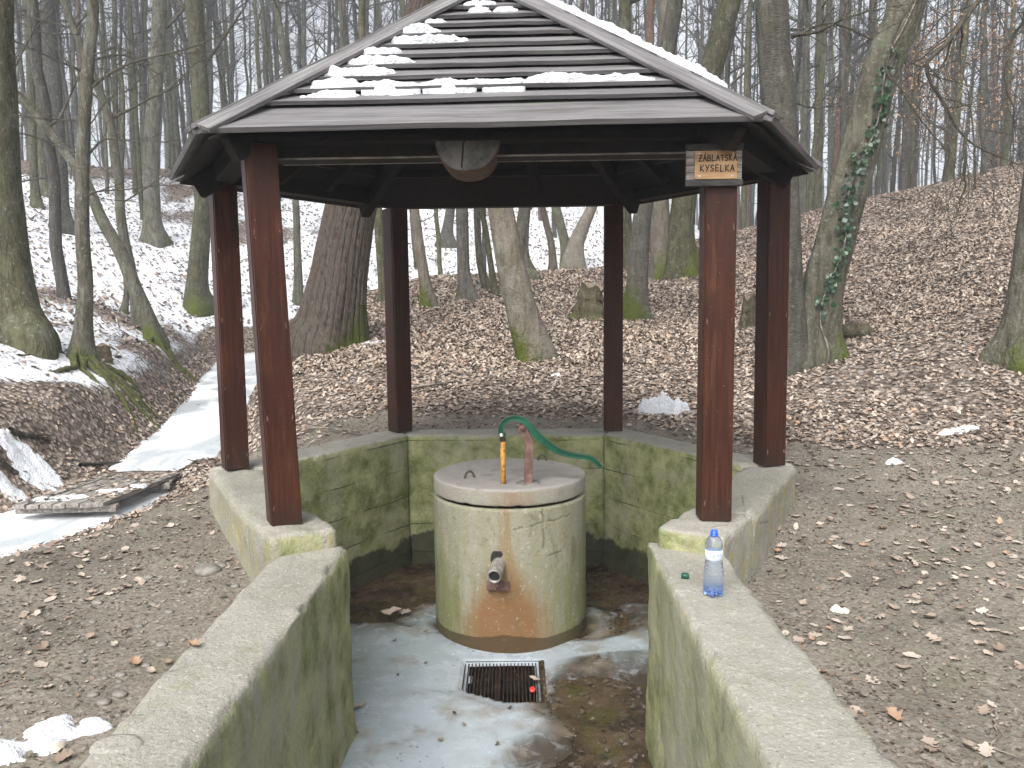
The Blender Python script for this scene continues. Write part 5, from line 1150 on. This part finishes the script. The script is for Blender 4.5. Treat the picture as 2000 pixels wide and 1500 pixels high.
# near and middle ground, leaf by leaf
x = rs.uniform(-7, 7, 120000); y = 2.2+7.6*rs.random(120000); k = accept(x, y) & inview(x, y); x, y = x[k], y[k]
V, F, C = scatter(x, y, T9[:], .024, .062, .012, 1, .28)
tag(part('leaf_litter', V, F, M['leaf'], None, False, dict(Col=C)), 'dry oak and beech leaves carpeting the ground round the shelter', 'leaves', kind='stuff'); n1 = len(x)
x = rs.uniform(-18, 18, 700000); y = 9.5+16.5*rs.random(700000)**1.15; sd, _ = stream_sd(x, y); k = inview(x, y) & accept(x, y, .9) & ((sd < 3) | (rs.random(len(x)) < .55)); x, y = x[k], y[k]
V, F, C = scatter(x, y, T2, .035, .078, .018, 2)
tag(part('leaf_litter', V, F, M['leaf'], None, False, dict(Col=C)), 'dry leaves covering the slopes behind the shelter', 'leaves', kind='stuff'); n2 = len(x)
x = rs.uniform(-26, 4, 30000); y = rs.uniform(12, 45, 30000); sd, _ = stream_sd(x, y); k = inview(x, y) & (sd > 1.2); x, y = x[k], y[k]
V, F, C = scatter(x, y, T2[:6], .07, .15, .03, 3)
tag(part('leaf_litter', V, F, M['leaf'], None, False, dict(Col=C*.7)), 'dark leaves poking through the snow on the far slope', 'leaves', kind='stuff')
print('leaves', n1, n2, len(x), round(time.time()-T0, 1))
# crumbs of leaf and soil trodden into the bare ground
x = rs.uniform(-5, 6, 60000); y = 2.2+5.8*rs.random(60000); sd, _ = stream_sd(x, y); k = inview(x, y) & ~inside(OUT, x, y) & (sd < -.7) & (fbm(x*1.5, y*1.5, 4.0, 3) > rs.uniform(-.7, .5, len(x))); x, y = x[k], y[k]
V, F, C = scatter(x, y, T2, .008, .026, .004, 4, .25)
tag(part('soil_crumbs', V, F, M['leaf'], None, False, dict(Col=C*.66)), 'crumbled leaf bits trodden into the bare soil', 'leaves', kind='stuff')
# wet leaf mush and grit on the pit floor
x = rs.uniform(-.8, 1.5, 2600); y = rs.uniform(3.2, 6.9, 2600); dw = np.hypot(x-WC.x, y-WC.y); pk = np.where((x > .1) & (y < 4.6), .55, .10)*(.4+1.2*sstep(.45, .66, x)); k = inside(INN, x, y) & (polydist(INN, x, y) > .03) & (dw > WR+.05) & (rs.random(len(x)) < pk) & ~((x > GX0-.1) & (x < GX1+.03) & (y > GY0-.1) & (y < GY1+.03)); x, y = x[k], y[k]
V, F, C = scatter(x, y, T2, .012, .045, .004, 6, .2); V[:, 2] += np.repeat(0*x, 1).sum()-0
zt = terrain(V[:, 0], V[:, 1]); V[:, 2] = ZF+.012+np.clip(V[:, 2]-zt, 0, .03)+.034*(V[:, 0] < .1)
tag(part('leaf_mush', V, F, M['leaf'], None, False, dict(Col=C*.24)), 'wet dark leaf scraps on the pit floor', 'leaves', kind='stuff')
# the three hundred leaves that show largest
LM = []
for q in range(12):
    TV, TF = T9[q]; c = PAL[(0, 3, 1, 6, 3, 0, 2, 5, 6, 3, 0, 1)[q]]; LM.append(mesh('fallen_leaf', TV, TF, M['leaf'], False, dict(Col=np.repeat(c[None], len(TV), 0))))
LNAME = ['tan lobed', 'whitish lobed', 'brown lobed', 'pale grey lobed', 'whitish lobed', 'tan lobed', 'dark brown lobed', 'orange-brown lobed', 'pale grey oval', 'whitish oval', 'tan oval', 'brown oval']
cnt = 0
while cnt < 290:
    y = 2.4+3.9*rs.random()**.9; x = rs.uniform(-4.2, 4.4); xa, ya = np.array([x]), np.array([y])
    if inside(OUT, xa, ya)[0] or polydist(OUT, xa, ya)[0] < .05 or abs(x)/y > .63: continue
    sd, _ = stream_sd(xa, ya)
    if sd[0] > -.8: continue
    if x < 0 and rs.random() < .45: continue
    q = int(rs.integers(0, 12)); o = link(bpy.data.objects.new('fallen_leaf', LM[q])); s_ = rs.uniform(.035, .078); o.scale = (s_,)*3
    tx_, ty_ = rs.normal(0, .14, 2); o.rotation_euler = (ty_, tx_, rs.uniform(0, 6.28)); Rm = np.array(o.rotation_euler.to_matrix()); zmin = ((T9[q][0]*s_)@Rm.T)[:, 2].min()
    o.location = (x, y, float(terrain(x, y))-zmin*.9+.002)
    where = 'trodden soil left of the shelter' if x < 0 else 'bare soil right of the shelter'
    tag(o, f'{LNAME[q]} dry leaf lying on the {where}', 'leaf', f'{LNAME[q]} leaves on the {where}'); cnt += 1
# leaves that lie on ice and walls
def loose(px, py, z, q, s_, lb, rot=None):
    c = P(px, py, z); o = link(bpy.data.objects.new('fallen_leaf', LM[q])); o.scale = (s_,)*3; o.rotation_euler = (.1, .1, rot or px); Rm = np.array(o.rotation_euler.to_matrix()); zm = ((T9[q][0]*s_)@Rm.T)[:, 2].min()
    o.location = (c.x, c.y, z-zm); tag(o, lb, 'leaf')
loose(378, 1262, -.088, 7, .06, 'small curled leaf lying on the left wing wall'); loose(700, 1382, ZF+.05, 4, .09, 'dark curled leaf frozen on the ice by the left wing wall'); loose(765, 1198, ZF+.045, 10, .14, 'large tan leaf lying on the ice left of the well')
loose(790, 1195, ZF+.045, 0, .10, 'smaller tan leaf overlapping the large one on the ice'); loose(1044, 1328, ZF-.004, 10, .07, 'yellowish leaf caught on the drain grate bars'); loose(905, 1415, ZF+.05, 6, .03, 'tiny brown leaf scrap on the ice before the grate'); loose(860, 1445, ZF+.05, 6, .035, 'tiny dark leaf scrap on the ice near the bottom of the passage')
loose(900, 190, 2.2, 10, .001, 'x') if False else None

# ------------------------------------------------------------------ stones, sticks, plank bridge
def stone(px, py, s_, label, group=None, seed=0, mat='stone'):
    c = GP(px, py); bm = bmesh.new(); bmesh.ops.create_icosphere(bm, subdivisions=3, radius=1); V = np.array([v.co for v in bm.verts]); F = [tuple(v.index for v in f.verts) for f in bm.faces]; bm.free()
    V = V*(1+.16*fbm(V[:, 0]*1.6+seed, V[:, 1]*1.6, V[:, 2]*1.6, 3))[:, None]*np.array((1, .75, .5))*s_; o = part('stone', V+np.array((c.x, c.y, c.z+s_*.18)), F, M[mat], None, True, dict(moss=np.full(len(V), .25)), at=(c.x, c.y, c.z)); tag(o, label, 'stone', group)
stone(405, 1120, .075, 'rounded pale stone at the foot of the left wall'); stone(430, 1110, .04, 'small stone tucked behind the rounded pale one'); stone(352, 912, .09, 'flat pale stone at the edge of the stream ice'); stone(1668, 655, .22, 'mossy boulder beside the ivy trunk', seed=4, mat='root')
for q in range(46):
    px, py = rs.uniform(150, 520), rs.uniform(1120, 1440)
    if px > 470-(py-1150)*.95: continue
    stone(px, py, rs.uniform(.010, .03), 'grey pebble trodden into the soil by the left wing wall', 'pebbles by the left wing wall', q)
def stick(pix, r, label, lift=.02, seed=0, forks=3, mat='stick'):
    rnd = np.random.default_rng(seed); pts = []
    g0 = [GP(*p) for p in pix]; pp = resample(np.array([tuple(g_) for g_ in g0]), 18); pp[:, 2] = terrain(pp[:, 0], pp[:, 1])+lift+r; pp[:, :2] += .006*rnd.normal(0, 1, (18, 2))
    tb = TB(); tb.tube(pp, r*np.linspace(1, .4, 18), 7)
    for q in range(forks):
        j = rnd.integers(4, 16); d = pp[min(17, j+1)]-pp[j-1]; d /= np.linalg.norm(d); d = d+rnd.normal(0, .5, 3); d[2] = abs(d[2])*.3; d /= np.linalg.norm(d); tb.tube(wander(pp[j], d, rnd.uniform(.1, .4), 5, rnd, .2, 0), r*np.linspace(.5, .2, 5), 5)
    V, F = tb.get(); c = pp[0]; tag(part('fallen_stick', V, F, M[mat], None, True, at=tuple(c)), label, 'stick')
stick([(800, 765), (850, 758), (880, 752)], .018, 'grey stick on the leaves behind the back left post', seed=1); stick([(590, 850), (640, 846), (700, 853)], .012, 'bent twig on the ground outside the left wall', seed=2, lift=.03); stick([(1765, 567), (1800, 550), (1828, 530)], .014, 'straight reddish stick leaning on the right slope', .08, 3, 1)
stick([(1835, 555), (1890, 540), (1975, 545)], .012, 'long thin branch lying across the right slope', .06, 4, 5); stick([(1825, 535), (1832, 560), (1842, 595)], .010, 'pale peeled twig on the right slope', .04, 5, 1); stick([(240, 985), (180, 1005), (110, 1030)], .008, 'thin twig frozen over the stream ice by the bridge', .02, 6, 0, 'dark')
stick([(700, 585), (760, 572), (850, 555), (905, 575), (935, 578)], .012, 'long bent branch lying before the ringed grey trunk', .10, 7, 3); stick([(160, 915), (200, 912), (240, 910)], .022, 'black wet log stub by the stream', .01, 8, 0, 'dark'); stick([(20, 850), (60, 862), (100, 870)], .035, 'dark exposed root on the left stream bank', .0, 9, 1, 'dark'); stick([(-10, 905), (20, 925), (35, 935)], .04, 'dark branch stub at the snow patch on the left bank', .0, 10, 0, 'dark')
stick([(1690, 1155), (1710, 1140), (1730, 1135)], .007, 'short twig on bare soil right of the bottle', .0, 11, 0); stick([(1805, 1305), (1808, 1340), (1803, 1360)], .004, 'thin upright-lying twig on soil right of the right wing wall', .0, 12, 0); stick([(1940, 1395), (1945, 1440), (1938, 1480)], .006, 'forked thin twig near the pale snow fleck', .0, 13, 2); stick([(575, 770), (540, 900), (520, 930)], .0001, 'x') if False else None
stick([(1410, 875), (1425, 882), (1445, 886)], .006, 'short twig between the right posts', .0, 14, 0); stick([(395, 905), (370, 915), (345, 930)], .014, 'pale stick between the stream ice and the left wall', .02, 15, 1); stick([(1720, 400), (1790, 395), (1900, 340)], .02, 'fallen branch along the top of the right ridge', .15, 16, 6, 'dark')
pl = [P(31, 985, -.55), P(210, 980, -.55), P(350, 925, -.55), P(196, 930, -.55)]
br = thing('plank_bridge', sum(pl, Vector())/4, 'low grey plank bridge across the frozen stream', 'bridge'); n_pl = 7; lv = (pl[3]-pl[0]); lvr = (pl[2]-pl[1])
for q in range(n_pl):
    f0, f1 = (q+.05)/n_pl, (q+.95)/n_pl; a = pl[0].lerp(pl[1], f0); b_ = pl[0].lerp(pl[1], f1); c_ = pl[3].lerp(pl[2], f1); d_ = pl[3].lerp(pl[2], f0); e0 = random.uniform(-.06, .06); dz = random.uniform(-.008, .008)
    dd = (d_-a).normalized(); a = a-dd*(.04+e0*.3); b_ = b_-dd*(.04+e0*.3); c_ = c_+dd*e0; d_ = d_+dd*e0
    Vv = [(p.x, p.y, z+dz) for z in (-.585, -.55) for p in (a, b_, c_, d_)]
    MB().add(Vv, [(0, 3, 2, 1), (4, 5, 6, 7), (0, 1, 5, 4), (1, 2, 6, 5), (2, 3, 7, 6), (3, 0, 4, 7)]).obj('deck_plank', M['board'], br, bevel=.004)
for f_ in (.06, .8):
    a, b_ = pl[0].lerp(pl[3], f_), pl[1].lerp(pl[2], f_); beam((a.x-.04, a.y, -.615), (b_.x+.04, b_.y, -.615), .08, .055, 'bearer', M['board'], par=br)
for (f0, f1, sx, sy, lb) in ((.28, .12, .16, .05, 'snow streak on the near end of the plank bridge'), (.72, .35, .12, .05, 'snow crust in the middle of the plank bridge'), (.9, .5, .07, .05, 'snow chunk on the right side of the plank bridge'), (.45, .18, .12, .04, 'thin snow smear on the bridge planks')):
    c = pl[0].lerp(pl[1], f0)+lv*f1; heap('snow_patch', (c.x, c.y, 0), blobs([(0, 0, sx, sy), (sx*.5, sy*.6, sx*.6, sy*.5), (-sx*.6, -sy*.3, sx*.4, sy*.8)], .75, 22, f0*30), (sx*1.8, sy*2.4), .02, lb, plane=((c.x, c.y, -.541), (1, 0, 0), (0, 1, 0), (0, 0, 1)))

# leaves blown over the bridge
uu, vv = rs.random(420), rs.random(420); k = (rs.random(420) < .25+.75*sstep(.55, 1.0, np.maximum(uu, vv))); uu, vv = uu[k], vv[k]
q0, q1, q2, q3 = [np.array((p.x, p.y)) for p in pl]; xy_ = (q0*(1-uu)[:, None]+q1*uu[:, None])*(1-vv)[:, None]+(q3*(1-uu)[:, None]+q2*uu[:, None])*vv[:, None]
V, F, C = scatter(xy_[:, 0], xy_[:, 1], T9, .03, .07, .004, 9, .15); cen = np.concatenate([V]); V[:, 2] = -.541+np.clip(V[:, 2]-terrain(V[:, 0], V[:, 1]), 0, .03)
tag(part('leaf_drift', V, F, M['leaf'], None, False, dict(Col=C)), 'dry leaves blown over the plank bridge', 'leaves', kind='stuff')

# ------------------------------------------------------------------ the winter air
hz = MB().box((0, 50, 20), (340, 260, 46.5))
hm = bpy.data.materials.new('haze'); hm.use_nodes = True; ht = hm.node_tree; ht.nodes.clear(); pv = ht.nodes.new('ShaderNodeVolumePrincipled'); ho = ht.nodes.new('ShaderNodeOutputMaterial')
pv.inputs['Color'].default_value = (.80, .88, 1.0, 1); pv.inputs['Density'].default_value = .0020; ht.links.new(pv.outputs[0], ho.inputs['Volume'])
HAZE = True
if HAZE: tag(hz.obj('haze', hm), 'thin winter haze hanging in the wood', 'haze', kind='stuff')
print('all', round(time.time()-T0, 1))
